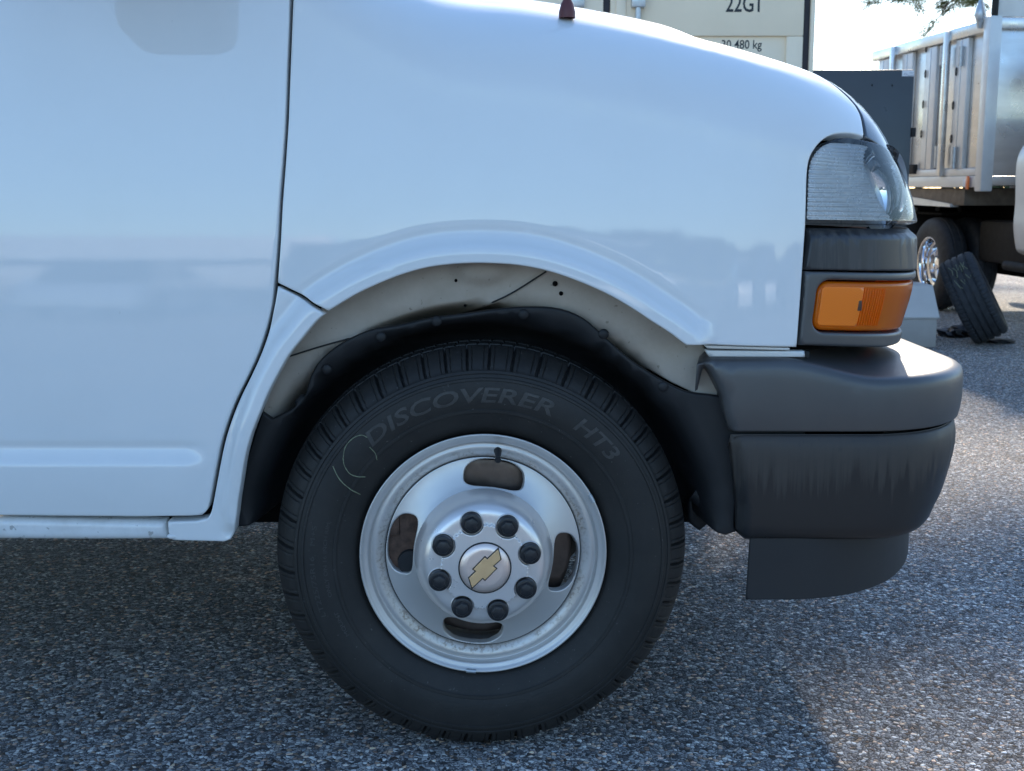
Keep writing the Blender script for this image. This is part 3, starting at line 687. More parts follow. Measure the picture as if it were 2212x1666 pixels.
sl = at_y(1507, 778, 0)[0] - BXA; sl2 = at_y(1560, 865, 0)[0] - BXA; sl3 = at_y(1578, 936, 0)[0] - BXA
up_poly = [(sl + .012, bu_t(.7000)), (sl + .001, bu_t(.693)), (sl + .012, bu_t(.69)), (sl2, bu_t(.65)), (sl3, bu_t(.597)), (.3, bu_t(.597)), (1.9, bu_t(.597)), (1.9, tU), (.25, tU), (at_y(1748, 775, 0)[0] - BXA, tU), (at_y(1740, 775, 0)[0] - BXA, bu_t(.7010))]
def bu_d(s, t):
    d = s - np.interp(t, [bu_t(.597), bu_t(.65), bu_t(.69), tU], [sl3, sl2, sl + .012, sl])
    zz = np.interp(t, PU[:, 0], PU[:, 2])
    return -.035 * (1 - sm(0, .05, d)) * sm(.60, .63, zz) * 0 - .008 * (1 - sm(0, .016, d)) ** 2
def BU2(s, t):
    P = BU(s, t); s = np.asarray(s, float); # side top sits a little higher than the front ledge
    P = P.copy(); P[..., 2] += .034 * (1 - sm(-.16, .02, s)) * sm(.62, .70, P[..., 2]); return P
bex = [(s, t) for s in np.arange(-.3, 1.2, .022) for t in np.linspace(bu_t(.66), bu_t(.66) + .14, 16)] + [(sl + k * .006 + .0, t) for k in range(14) for t in np.linspace(0, bu_t(.72), 12)]
bumper = sheet('bumper', BU2, up_poly, 'bumper', van, grid=.02, rnd=.004, depth=.05, disp=bu_d, extra=bex)
PL = section([(.105, .402), (.060, .396), (.028, .397), (.008, .405), (.002, .424), (.0005, .50), (.0005, .56), (.003, .582), (.010, .5925)])
def BLs(s, t):
    s = np.asarray(s, float); t = np.asarray(t, float)
    o = np.interp(t, PL[:, 0], PL[:, 1]); z = np.interp(t, PL[:, 0], PL[:, 2])
    k = sm(.05, .40, s)
    o = o + k * (.035 * (1 - sm(.40, .56, z)) + .02 * (1 - sm(.40, .46, z))); z = z + k * .020 * (1 - sm(.40, .5, z))
    x, y, nx, ny = wrap(s, BXA, BA - .008, BB, BL_)
    return np.stack([x + nx * o, y + ny * o, z], -1)
tL = PL[-1, 0]; l0 = at_y(1580, 946, 0)[0] - BXA; l1 = at_y(1596, 1042, 0)[0] - BXA
lo_poly = [(l1, 0), (1.9, 0), (1.9, tL), (l0, tL), (l0 + .001, tL - .01), (l1, tL * .55)]
def bl_d(s, t): return -.014 * (1 - sm(0, .020, s - np.interp(t, [0, tL * .55, tL], [l1, l1, l0])))
lex = [(l1 + k * .006 - .012, t) for k in range(12) for t in np.linspace(0, tL, 22)] + [(s, t) for s in np.arange(-.2, 1.2, .025) for t in np.linspace(.0, .16, 14)]
sheet('valance', BLs, lo_poly, 'valance', bumper, grid=.022, rnd=.004, depth=.05, disp=bl_d, extra=lex)
# --- rubber air deflector
def FLs(s, t):
    s = np.asarray(s, float); x, y, nx, ny = wrap(s, .55, .31, .36, .5)
    return np.stack([x, y + .012 + 0 * s, np.asarray(t, float)], -1)
fz = .288; f0 = at_y(1612, 1299, .012)[0] - .55
fpoly = [(f0, fz), (.12, fz + .001), (.24, fz + .006), (.32, fz + .014), (.38, fz + .026), (.42, fz + .045), (.44, fz + .075), (.445, fz + .17), (.2, fz + .17), (f0 + .004, fz + .13)]
sheet('air_deflector', FLs, fpoly, 'flap', van, grid=.02, rnd=.0015, depth=.006)

# --- antenna, mirror, cabin (mostly above the frame)
pa = at_y(1225, 24, .12)
V, Fs = lathe([(0, .045), (.005, .045), (.0065, .022), (.011, .014), (.0145, .0), (.0145, -.01)], 20)
ant = link('antenna', [(pa[0] + a[0], pa[1] + a[2], pa[2] + a[1] - .002) for a in V], Fs, 'antenna', van, True, 40)
tube('mast', [(pa[0], pa[1], pa[2] + .05), (pa[0] - .03, pa[1], pa[2] + .75)], .003, 'antenna', ant, 8)
bm = bmesh.new(); add_box(bm, (-.71, -.40, 1.370), (-.50, -.20, 1.64), .045, None, 4); bmobj('side_mirror', bm, 'mirrorcase', van)
tube('mirror_arm', [(-.54, -.25, 1.50), (-.50, .06, 1.44)], .025, 'mirrorcase', van)
prof = [(-.42, 1.37), (-.95, 2.00), (-1.15, 2.08), (-4.4, 2.12), (-4.5, 2.0), (-4.55, 1.2)]
V = []; Fs = []
for y, k in ((.05, 1), (.14, 1), (.22, 1), (1.70, 1), (1.78, 1), (1.88, 1)):
    ins_ = {.05: .10, .14: .02, .22: 0, 1.70: 0, 1.78: .02, 1.88: .10}[y]
    for x, z in prof: V.append((x, y + (z - 1.37) * (.09 if y < .9 else -.09), z - ins_ * (z - 1.2) / .9))
npf = len(prof)
for i in range(5): Fs += [(i * npf + j, i * npf + j + 1, (i + 1) * npf + j + 1, (i + 1) * npf + j) for j in range(1, npf - 1)]
cab = link('roof', V, Fs, 'white', van, True, 40)
Fs2 = [(i * npf, i * npf + 1, (i + 1) * npf + 1, (i + 1) * npf) for i in range(5)]
_vw = [V[i * npf + j] for i in range(6) for j in (0, 1)]
Fs2 = [(2 * i, 2 * i + 1, 2 * i + 3, 2 * i + 2) for i in range(5)]
link('windshield', _vw, Fs2, 'darkglass', van, True, 40)
link('body_side', [(-.50, .045, 1.37), (-1.0, .095, 1.95), (-4.5, .095, 1.95), (-4.5, .03, .42), (-1.75, .03, .42), (-1.75, .045, 1.37)], [(0, 1, 2, 3, 4, 5)], 'white', van, False)
link('body_side', [(.45, 1.90, 1.25), (-.45, 1.88, 1.37), (-1.0, 1.83, 1.95), (-4.5, 1.83, 1.95), (-4.5, 1.9, .33), (-.5, 1.9, .33), (-.42, 1.9, .7), (-.2, 1.9, .85), (.2, 1.9, .85), (.42, 1.9, .7)], [(0, 1, 2, 3, 4, 5, 6, 7, 8, 9)], 'white', van, False)
link('rear_door', [(-4.5, .03, .42), (-4.5, 1.9, .42), (-4.5, 1.83, 1.95), (-4.5, .095, 1.95)], [(0, 1, 2, 3)], 'white', van, False)
box('grille', (.70, .35, .78), (.78, 1.55, 1.08), 'black', van, .02)
box('radiator', (.45, .35, .45), (.50, 1.55, 1.20), 'void', van, .01)

# --- wheel
WX, WY, WZ = .003, .0, .37
N = 52 * 36
prof = [(.2150, .050), (.2215, .036), (.226, .027), (.232, .0215), (.240, .0165), (.250, .011), (.258, .0075), (.2615, .0062), (.2625, .0044), (.2675, .0036), (.2685, .0046), (.276, .0022), (.284, .0005), (.293, .0000), (.302, .0002), (.312, .0012), (.3185, .0028), (.3195, .0012), (.3235, .0020), (.3245, .0050), (.330, .0075), (.3315, .0062), (.336, .0085), (.337, .0112), (.342, .0140), (.347, .0178), (.352, .0222), (.3565, .0275), (.361, .0335), (.3650, .0400), (.3685, .0465), (.3710, .0530), (.3728, .0600), (.3740, .0680), (.3690, .0695), (.3690, .0760), (.3748, .0775), (.3762, .0950), (.3765, .1050), (.3715, .1065), (.3715, .1140), (.3765, .1155), (.3760, .1350), (.3705, .1500), (.3740, .1560), (.3710, .1700), (.3650, .1830), (.352, .2010), (.330, .2150), (.293, .2230), (.240, .2060), (.2150, .1730)]
P = np.array(prof); a = np.arange(N) * 2 * np.pi / N
ph = (a * 52 / (2 * np.pi) + .18 * np.sin(a * 3) + .12 * np.sin(a * 7 + 1))
fr = np.mod(ph, 1)
RR = np.repeat(P[:, :1], N, 1); YY = np.repeat(P[:, 1:], N, 1)
r_ = P[:, 0]; y_ = P[:, 1]
for i in range(len(P)):
    wgt = float(sm(.3385, .3425, r_[i])) if y_[i] < .068 else (.0 if y_[i] > .062 and y_[i] < .16 else float(sm(.3385, .345, r_[i])))
    lean = (r_[i] - .34) * 4.0
    f2 = np.mod(ph + lean * .6, 1)
    g = np.clip(1 - np.abs(f2 - .5) / .062, 0, 1); g = np.minimum(1, g * 2.6)
    g2 = np.clip(1 - np.abs(np.mod(f2 + .22, 1) - .5) / .026, 0, 1) * .5; g3 = np.clip(1 - np.abs(np.mod(f2 - .24, 1) - .5) / .026, 0, 1) * .5
    gg = wgt * (g * .0078 + (g2 + g3) * .006 * float(1 - sm(.36, .372, r_[i]) * .3))
    RR[i] -= gg * .75; YY[i] += gg * .75 * (1 if y_[i] < .11 else -1)
    if .07 < y_[i] < .16 and r_[i] > .373:        # sipes across the tread ribs
        RR[i] -= .004 * (np.clip(1 - np.abs(np.mod(ph * 2 + y_[i] * 8, 1) - .5) / .09, 0, 1))
X = RR * np.cos(a); Z = RR * np.sin(a); Y = YY.copy()
low_ = Z < -.3685; Y = Y + np.where(Z < -.30, (-.30 - Z) * .06 * np.sign(Y - .11) * sm(.25, .34, RR), 0)
Z = np.maximum(Z, -.3695 + .0008 * np.sin(a * 90))
V = np.stack([X, Y, Z], -1).reshape(-1, 3)
nP = len(P); k = np.arange(N); kn = (k + 1) % N
Fs = np.concatenate([np.stack([i * N + k, i * N + kn, (i + 1) * N + kn, (i + 1) * N + k], 1) for i in range(nP - 1)])
def wheel(loc, rz, detail=True):
    # rim (part) : lip, barrel
    rp = [(.2150, .040), (.2195, .0255), (.2215, .0190), (.2218, .0168), (.2205, .0152), (.2185, .0156), (.2160, .0185), (.2125, .0205), (.2085, .0210), (.2060, .0225), (.2045, .0260), (.2035, .0315), (.2015, .0330), (.1985, .0312), (.1945, .0305), (.1900, .0315), (.1850, .0335), (.1800, .0360), (.1762, .0400), (.1755, .060), (.178, .10), (.196, .150), (.205, .190), (.2150, .195)]
    v, f = lathe(rp, 256); rim = link('wheel', v, f, 'wheel', van, True)
    rim.parent = van; rim.matrix_parent_inverse = Matrix.Translation(-van.location); rim.location = loc; rim.rotation_euler = (0, 0, rz)
    o = link('tyre', V, Fs, 'tyre', rim, True, 42)
    # bowl with four slots
    def slot(cx, cz, ang, w, h):
        pts = []
        for t in np.linspace(0, 2 * math.pi, 41)[:-1]:
            c, s = math.cos(t), math.sin(t); x = math.copysign(abs(c) ** .55, c) * w / 2; z = math.copysign(abs(s) ** .75, s) * h / 2
            z += (x * x) / .30 * -1
            pts.append((cx + x * math.cos(ang) - z * math.sin(ang), cz + x * math.sin(ang) + z * math.cos(ang)))
        return pts
    base = R(82); RS = .1500
    slots = [slot(RS * math.cos(base + q * math.pi / 2), RS * math.sin(base + q * math.pi / 2), base + q * math.pi / 2 - math.pi / 2, .110, .046) for q in range(4)]
    def bowl(x, z):
        r = np.hypot(x, z); y = np.interp(r, [.10, .118, .124, .130, .140, .150, .160, .170, .1765], [.0, .010, .0165, .0205, .0255, .0300, .0335, .0360, .0368])
        return np.stack([x, y, z], -1)
    circ = lambda r, n=120: [(r * math.cos(t), r * math.sin(t)) for t in np.linspace(0, 2 * math.pi, n + 1)[:-1]]
    bw = sheet('wheel_disc', bowl, circ(.1762), 'wheel', rim, holes=slots + [circ(.10, 60)], grid=.008, rnd=.0022, depth=.012, step=.005)
    tube('bead_gap', [(.1758 * math.cos(t), .0385, .1758 * math.sin(t)) for t in np.linspace(0, 2 * math.pi, 129)], .0011, 'seam', rim, 6, False)
    if not detail:
        v, f = lathe([(.125, .018), (.12, -.01), (.09, -.03), (.0, -.035)], 48); link('hub_cap', v, f, 'cap', rim, True); v, f = lathe([(.0, .08), (.185, .08)], 48); link('brake_rotor', v, f, 'rotor', rim, True); return rim
    # hub cap dome
    cp = [(.1235, .018), (.1238, .012), (.1215, .002), (.1175, -.012), (.1125, -.024), (.107, -.033), (.102, -.0385), (.097, -.0415), (.088, -.0432), (.06, -.0440), (.0, -.0440)]
    v, f = lathe(np.array(crs(cp, 4)), 160); cap = link('hub_cap', v, f, 'cap', rim, True)
    LR, LA = .0825, R(16.1)
    lug = [(LR * math.cos(LA + q * math.pi / 4), LR * math.sin(LA + q * math.pi / 4)) for q in range(8)]
    # raised centre plate scalloped around the nuts
    out = []
    for t in np.linspace(0, 2 * math.pi, 721)[:-1]:
        k = (t - LA) / (math.pi / 4); fr_ = (k - math.floor(k)) - .5
        r = .0765 / math.cos(fr_ * math.pi / 4) 
        if .10 < abs(fr_) < .16: r -= .0022
        if abs(fr_) < .035: r -= .0022
        dth = (abs(fr_) - .5) * math.pi / 4
        disc = .0212 ** 2 - (LR * math.sin(dth)) ** 2
        if disc > 0: r = min(r, LR * math.cos(dth) - math.sqrt(disc))
        out.append((r * math.cos(t), r * math.sin(t)))
    sheet('centre_plate', lambda x, z: np.stack([x, -.0555 - .002 * (1 - np.hypot(x, z) / .08), z], -1), out, 'cap', rim, grid=.01, rnd=.0014, depth=.014, step=.0012)
    for (lx, lz) in lug:
        # recess rim, flange, hex nut cover with rounded crown
        v, f = lathe([(.0205, -.0440), (.0203, -.0462), (.0192, -.0466), (.0188, -.0440)], 40); link('nut_seat', v + np.array([lx, 0, lz]), f, 'cap', rim, True)
        pf = [(.0182, -.042), (.0182, -.0555), (.0178, -.0572), (.0168, -.0580), (.0150, -.0582), (.0132, -.0586), (.0120, -.0640), (.0108, -.0662), (.0060, -.0672), (.0, -.0674)]
        nn = 48; vv = []; rot = random.uniform(0, 1)
        for i, (pr, py) in enumerate(pf):
            for q in range(nn):
                t = q * 2 * math.pi / nn
                h = 1.0
                if 5 <= i <= 7: h = .90 / math.cos(((t * 3 / math.pi + rot) % 1 - .5) * math.pi / 3) ; h = min(h, 1.04)
                vv.append((lx + pr * h * math.cos(t), py, lz + pr * h * math.sin(t)))
        ff = [(i * nn + q, (i + 1) * nn + q, (i + 1) * nn + (q + 1) % nn, i * nn + (q + 1) % nn) for i in range(len(pf) - 1) for q in range(nn)]
        link('nut_cover', vv, ff, 'nutcap', rim, True, 38)
    # badge disc
    v, f = lathe([(.0462, -.0560), (.0462, -.0578), (.0452, -.0586), (.0440, -.0584)], 96); link('badge_ring', v, f, 'black', rim, True)
    v, f = lathe([(.0442, -.0570), (.0440, -.0582), (.030, -.0588), (.0, -.0592)], 96); link('badge_disc', v, f, 'brushed', rim, True)
    bt = [(930, 805), (946, 870), (897, 912), (918, 928), (846, 1000), (832, 986), (764, 1048), (745, 985), (790, 942), (772, 930), (846, 855), (861, 868)]
    bt = [((x - 846) * .000274, -(y - 926) * .000284) for x, y in bt]
    for nm, mt, dy, grow, dp in (('badge_outline', 'black', -.0604, .0014, .002), ('badge_bowtie', 'gold', -.0613, -.0002, .002)):
        Q = np.array(bt); t1 = Q - np.roll(Q, 1, 0); t2 = np.roll(Q, -1, 0) - Q
        n1 = np.stack([-t1[:, 1], t1[:, 0]], 1) / np.hypot(*t1.T)[:, None]; n2 = np.stack([-t2[:, 1], t2[:, 0]], 1) / np.hypot(*t2.T)[:, None]
        mm = n1 + n2; mm /= (np.hypot(*mm.T) ** 2)[:, None] / 2 + 1e-9
        q1 = Q + mm * grow
        ar = lambda q: .5 * np.sum(q[:, 0] * np.roll(q[:, 1], -1) - np.roll(q[:, 0], -1) * q[:, 1])
        if (abs(ar(q1)) > abs(ar(Q))) != (grow > 0): q1 = Q - mm * grow
        sheet(nm, flat(dy), [tuple(x) for x in q1], mt, rim, grid=.01, rnd=.0005, depth=dp, step=.002)
    # valve stem on the barrel
    th = R(82); tube('valve_stem', [(.190 * math.cos(th), .034, .190 * math.sin(th)), (.1885 * math.cos(th), .020, .1885 * math.sin(th)), (.183 * math.cos(th), .004, .183 * math.sin(th)), (.181 * math.cos(th), -.006, .181 * math.sin(th))], [.0075, .006, .0045, .0058], 'rubber', rim, 12)
    # balance weights clipped to the lip
    for t0, t1 in ((R(-98.5), R(-94)), (R(26), R(30))):
        tube('balance_weight', [(.2185 * math.cos(t), .0140, .2185 * math.sin(t)) for t in np.linspace(t0, t1, 6)], .0042, 'galv', rim, 8)
    # brake parts seen through the slots
    v, f = lathe([(.05, .075), (.155, .070), (.163, .072), (.163, .098), (.155, .10), (.05, .10)], 96); link('brake_rotor', v, f, 'rotor', rim, True, 40)
    bm = bmesh.new(); add_box(bm, (-.185, .045, -.075), (-.105, .068, .095), .012); add_box(bm, (-.182, .040, .03), (-.150, .05, .07), .005); bmobj('brake_caliper', bm, 'rust', rim)
    v, f = lathe([(.0, .034), (.022, .035), (.024, .05), (.024, .07)], 24); link('caliper_piston', v + np.array([-.132, 0, -.018]), f, 'black', rim, True, 40)
    # moulded sidewall lettering
    def side_y(r): return np.interp(r, P[:36, 0], P[:36, 1])
    def arc_text(body, r0, hgt, a0, a1, flip, offs, extr, mat, name, shear=.18):
        tv, tf = text_mesh(body, 1., offs, .5, 3, True)
        x0, x1 = tv[:, 0].min(), tv[:, 0].max(); hh = tv[:, 1].max()
        tx = (tv[:, 0] + shear * tv[:, 1] - x0) / (x1 - x0); ty = tv[:, 1] / hh
        if not flip: an = a0 + (a1 - a0) * tx; r = r0 + ty * hgt
        else: an = a0 + (a1 - a0) * tx; r = r0 - ty * hgt
        y = side_y(r) - np.where(tv[:, 2] > 0, extr, -.001)
        link(name, np.stack([r * np.cos(an), y, r * np.sin(an)], -1), tf, mat, rim, False)
    arc_text('DISCOVERER', .2815, .0262, R(133.5), R(65), False, .014, .0008, 'letter', 'tyre_lettering')
    arc_text('HT3', .2815, .0262, R(56), R(38.5), False, .014, .0008, 'letter', 'tyre_lettering')
    arc_text('COOPER', .2780, .0270, R(-64), R(-112), False, .03, .0005, 'tyre', 'tyre_lettering')
    arc_text('LT225/75R16   M+S', .3000, .0085, R(200), R(168), False, .0, .0004, 'letter', 'size_lettering', 0)
    arc_text('ONLY ON 16 INCH RIM', .2785, .0065, R(194), R(166), False, .0, .0004, 'letter', 'size_lettering', 0)
    arc_text('MOUNT', .2785, .0065, R(210), R(200), False, .0, .0004, 'letter', 'size_lettering', 0)
    # chalk mark
    def chalk(pts):
        uv = np.array(crs(pts, 5)); pp = np.array([at_y(u, v_, .002) for u, v_ in uv]) - np.array([WX, 0, WZ])
        r = np.hypot(pp[:, 0], pp[:, 2]); pp[:, 1] = side_y(r) - .0006
        tube('chalk_mark', pp, [.0005 + .0006 * random.random() for _ in pp], 'chalk', rim, 5)
    chalk([(743, 987), (748, 962), (764, 944), (782, 937), (795, 942)]); chalk([(743, 987), (746, 1002), (756, 1018), (770, 1026), (790, 1029)])
    chalk([(800, 963), (812, 978), (815, 992)]); chalk([(721, 1003), (735, 1030), (756, 1052), (779, 1068)])
    return rim
wheel((WX, WY, WZ), R(3.0))
w2 = wheel((0, 1.90, WZ), R(180), False)

# ================================================================== BACKGROUND
# --- shipping container
CYp = 5.35
cx1 = at_y(1758, 100, CYp)[0]
cont = empty('shipping_container', (cx1 - 1.219, CYp + 3, 0), 'cream shipping container with black size and weight lettering behind the van', 'container')
def cq(u, v): p = at_y(u, v, CYp); return p[0], p[2]
xr = cx1; xl = cx1 - 2.438
gx0 = cq(1734.5, 100)[0]; gx1 = cq(1748.5, 100)[0]
box('corner_post', (gx1, CYp - .012, 0), (xr, CYp + .16, 2.59), 'cream', cont, .008)
box('corner_post', (xl, CYp - .012, 0), (xl + .06, CYp + .16, 2.59), 'cream', cont, .008)
box('door_gasket', (gx0, CYp + .012, .15), (gx1, CYp + .08, 2.47), 'seal', cont, .004)
mx0 = cq(1303, 40)[0]; mx1 = cq(1318, 40)[0]
box('door_gasket', (mx0, CYp + .012, .15), (mx1, CYp + .08, 2.47), 'seal', cont, .004)
# right leaf: flat sheet with recessed lower panel
pr0, pz0 = cq(1560, 78)[0], cq(1690, 78)[1]; pr1 = cq(1697, 150)[0]
bm = bmesh.new()
add_box(bm, (mx1, CYp, pz0), (gx0, CYp + .05, 2.46), .006); add_box(bm, (pr1, CYp + .0006, .17), (gx0, CYp + .05, pz0 - .001), .005); add_box(bm, (mx1, CYp + .0006, .17), (mx1 + .16, CYp + .05, pz0 - .001), .005)
bmobj('door_leaf', bm, 'cream', cont)
box('door_panel', (mx1 + .1, CYp + .022, .2), (pr1 + .05, CYp + .04, pz0 + .03), 'cream', cont, .002)
bm = bmesh.new(); add_box(bm, (xl + .07, CYp, .17), (mx0, CYp + .05, 2.46), .006); bmobj('door_leaf', bm, 'cream', cont)
ridge = cq(1280, 40)[0]
box('door_rib', (cq(1330, 40)[0], CYp - .008, .17), (cq(1352, 40)[0], CYp + .002, 2.4), 'cream', cont, .006)
for u in (1247, 1377):
    x = cq(u, 40)[0]; rd = tube('lock_rod', [(x, CYp - .035, .1), (x, CYp - .035, 2.5)], .017, 'galv', cont, 16)
    for z in (.4, 1.2, 2.05): box('rod_bracket', (x - .04, CYp - .06, z), (x + .04, CYp + .002, z + .08), 'galv', rd, .006)
for zc_ in (cq(1740, 225)[1], cq(1740, 225)[1] - .62, 2.4, .45):
    bm = bmesh.new(); add_box(bm, (cq(1713, 220)[0], CYp - .022, zc_ - .036), (xr + .003, CYp - .0125, zc_ + .036), .006); add_box(bm, (gx0 - .01, CYp - .028, zc_ - .038), (gx1 + .01, CYp - .0125, zc_ + .040), .008)
    h = bmobj('hinge', bm, 'cream', cont); tube('hinge_pin', [(xr - .02, CYp - .025, zc_), (xr - .02, CYp - .010, zc_)], .008, 'seal', h, 10)
box('door_header', (xl, CYp, 2.47), (xr, CYp + .1, 2.58), 'cream', cont, .006); box('door_sill', (xl, CYp, .02), (xr, CYp + .1, .15), 'cream', cont, .006)
bm = bmesh.new(); add_box(bm, (xl, CYp + .155, .03), (xr - .012, CYp + 6.0, 2.58), .01); bmobj('container_body', bm, 'cream', cont)
def flat_text(body, x0, z0, width, hgt, y, mat, name, par, offs=0.0):
    tv, tf = text_mesh(body, 1., offs, 0, 3); tv[:, 0] -= tv[:, 0].min(); k = width / tv[:, 0].max(); kz = hgt / max(tv[:, 1].max(), 1e-6)
    digits = tv[:, 1].max()
    return link(name, np.stack([x0 + tv[:, 0] * k, np.full(len(tv), y), z0 + tv[:, 1] * kz], -1), tf, mat, par, False)
x0, z0 = cq(1567.4, 25.5); x1, _ = cq(1640.7, 25.5)
flat_text('22G1', x0, z0, x1 - x0, .095, CYp - .0012, 'ink', 'size_code', cont, .012)
x0, z0 = cq(1560, 104.5); x1, _ = cq(1647, 104.5)
flat_text('30 480 kg', x0, z0, x1 - x0, .050, CYp + .0205, 'ink', 'weight_marking', cont, .008)

# --- dark sheet-metal cabinet
KY = 6.15
k0 = at_y(1788, 151, KY); k1 = at_y(1976, 151, KY); kb = .0
cabi = empty('steel_cabinet', ((k0[0] + k1[0]) / 2, KY + .3, 0), 'dark grey steel cabinet with a white sticker standing beside the container', 'cabinet')
box('cabinet_body', (k0[0] - .35, KY + .014, .0), (k1[0] + .004, KY + .52, k0[2] - .004), 'cabinet', cabi, .006)
box('cabinet_door', (k0[0] - .33, KY - .004, .05), (k1[0] - .006, KY + .013, k0[2]), 'cabinet', cabi, .004)
sa = at_y(1949, 152.5, KY - .005); sb2 = at_y(1974, 165, KY - .005)
stk = box('sticker', (sa[0], KY - .0062, sb2[2]), (sb2[0], KY - .0045, sa[2]), 'sticker', cabi, 0)
for u0, u1, v in ((1952, 1960, 158), (1952, 1961, 161), (1964, 1973, 157), (1961, 1973, 162.5)):
    p, q = at_y(u0, v, KY - .0063), at_y(u1, v + 1.2, KY - .0063); box('print_line', (p[0], KY - .0072, q[2]), (q[0], KY - .0063, p[2]), 'stprint', stk, 0)
for u, v in ((1884, 184), (1927.5, 185)):
    p = at_y(u, v, KY - .005); box('screw_hole', p - np.array([.004, .001, .007]), p + np.array([.004, .001, .007]), 'void', cabi, .001)
p = at_y(1972, 286, KY); box('latch', p - np.array([.012, .01, .03]), p + np.array([.018, .02, .03]), 'chassis', cabi, .003)

# --- dump truck: heading towards the camera, its right side seen receding
TB = np.array([-.09, 1.]) / math.hypot(.09, 1); TR = np.array([TB[1], -TB[0]])          # back, right
T0 = np.array([3.50 + .09 * (10.4 - 9.32), 9.32 - 2.1])
def side_pt(u, v):
    r = ray(u, v)  # plane through T0 containing TB and z
    n_ = np.array([TR[0], TR[1], 0]); t = ((np.array([T0[0], T0[1], 0]) - CAM) @ n_) / (r @ n_); p = CAM + r * t
    return (p[:2] - T0) @ TB, p[2]
def front_pt(u, v):
    r = ray(u, v); n_ = np.array([TB[0], TB[1], 0]); t = ((np.array([T0[0], T0[1], 0]) - CAM) @ n_) / (r @ n_); p = CAM + r * t
    return (p[:2] - T0) @ TR, p[2]
TM = Matrix(((TR[0], TB[0], 0, T0[0]), (TR[1], TB[1], 0, T0[1]), (0, 0, 1, 0), (0, 0, 0, 1)))   # local (right, back, z)
truck = empty('dump_truck', (T0[0] + .6, T0[1], 0), 'aluminium-bodied dump truck with white cab parked behind the leaning tyre', 'truck')
def tb(name, lo, hi, mat, par=None, bev=.006): return box(name, lo, hi, mat, par or truck, bev, TM)
Lb = side_pt(1896, 110)[0]; zt = side_pt(2120, 49)[1]; zbm = side_pt(2100, 405)[1]; zr = zbm + .085
tb('bed_side', (.015, .05, zr), (.03, Lb, zt - .02), 'alu')
tb('top_rail', (-.045, .03, zt - .085), (.045, Lb + .02, zt), 'alu')
tb('bottom_rail', (-.035, .03, zbm), (.05, Lb, zr), 'steelwhite')
tb('rail_ledge', (-.03, .06, zr), (.014, Lb, zr + .06), 'steelwhite', None, .015)
tb('corner_post', (-.05, -.06, zbm - .03), (.045, .045, zt + .02), 'steelwhite', None, .01)
tb('bed_floor', (.06, .05, zbm + .01), (2.0, Lb, zr), 'alu'); tb('tail_gate', (.03, Lb - .03, zr), (2.0, Lb, zt), 'alu')
tb('bulkhead', (.046, .0, zr), (2.0, .03, zt - .05), 'alu'); tb('bulkhead_rail', (.046, -.035, zbm + .015), (2.0, .02, zr - .005), 'alu'); tb('bulkhead_cap', (.046, -.04, zt - .07), (2.0, .03, zt + .01), 'alu')
tb('bed_side', (2.0, .0, zr), (2.03, Lb, zt), 'alu')
for u0, u1, out_ in ((1898, 1919, .022), (1948, 1970, .022), (1998.7, 2022, .024), (2063, 2090, .026)):     # upright channels
    a0 = side_pt(u0, 250)[0]; a1 = side_pt(u1, 250)[0]; lo_, hi_ = min(a0, a1), max(a0, a1); mid = (lo_ + hi_) / 2
    st_ = tb('stake', (-out_, lo_, zr + .06), (.014, hi_, zt - .09), 'steelwhite', None, .008)
    tb('stake_joint', (-out_ - .004, mid - .006, zr + .06), (-out_ + .002, mid + .006, zt - .10), 'galv', st_, .002)
for u0, u1 in ((1937, 1944), (2053, 2061)):
    a0 = side_pt(u0, 150)[0]; a1 = side_pt(u1, 150)[0]; tb('stake_pocket', (-.075, min(a0, a1), zr), (-.03, max(a0, a1) , zt - .01), 'alu', None, .012)
for u, v0, v1 in ((2050, 99, 141), (2038, 316, 362), (2090, 100, 143), (2075, 317, 365)):
    a0, z1_ = side_pt(u, v0); _, z2_ = side_pt(u, v1)
    tube('hinge', [TM @ Vector((-.05, a0, z2_)), TM @ Vector((-.05, a0, z1_))], .02, 'galv', truck, 12)
for u, v in ((2009, 105), (2007, 160), (2002, 226), (1998, 290), (2074, 155), (2067, 228), (2063, 300)):
    a0, z_ = side_pt(u, v); tube('tie_ring', [TM @ Vector((-.032, a0 + .012 * math.cos(t), z_ + .03 * math.sin(t))) for t in np.linspace(0, 2 * math.pi, 13)], .004, 'chassis', truck, 6, False)
ra, rz_ = side_pt(2105, 395); tb('side_marker', (-.058, ra - .02, rz_ - .05), (-.049, ra + .03, rz_ + .05), 'orange', None, .003)
ra, rz_ = side_pt(2094, 396); tb('id_plate', (-.040, ra - .03, rz_ - .03), (-.034, ra + .03, rz_ + .03), 'sticker', None, .002)
ra, rz_ = side_pt(1979, 366); tb('latch_block', (-.06, ra - .08, rz_ - .04), (-.02, ra + .08, rz_ + .04), 'chassis', None, .006)
# headboard over the cab, tarp arm, bolt
hb = front_pt(2152, 37); tb('cab_shield', (hb[0], -.02, hb[1]), (2.0, .02, hb[1] + .7), 'steelwhite'); 
tube('tarp_post', [TM @ Vector((-.01, -.03, zt - .1)), TM @ Vector((.0, -.03, zt + .45))], .025, 'chassis', truck, 10)
ta = side_pt(2106, 40); tube('tarp_arm', [TM @ Vector((-.03, .05, front_pt(2135, 40)[1])), TM @ Vector((-.06, ta[0] * .3, ta[1]))], .013, 'galv', truck, 8)
tube('tarp_knob', [TM @ Vector((-.06, ta[0] * .3, ta[1] + d)) for d in (-.10, -.04, 0, .05, .12)], [.015, .03, .045, .03, .01], 'galv', truck, 10)
p = front_pt(2147, 46); tube('bolt', [TM @ Vector((p[0], -.05, p[1])), TM @ Vector((p[0], -.03, p[1]))], .012, 'galv', truck, 10)
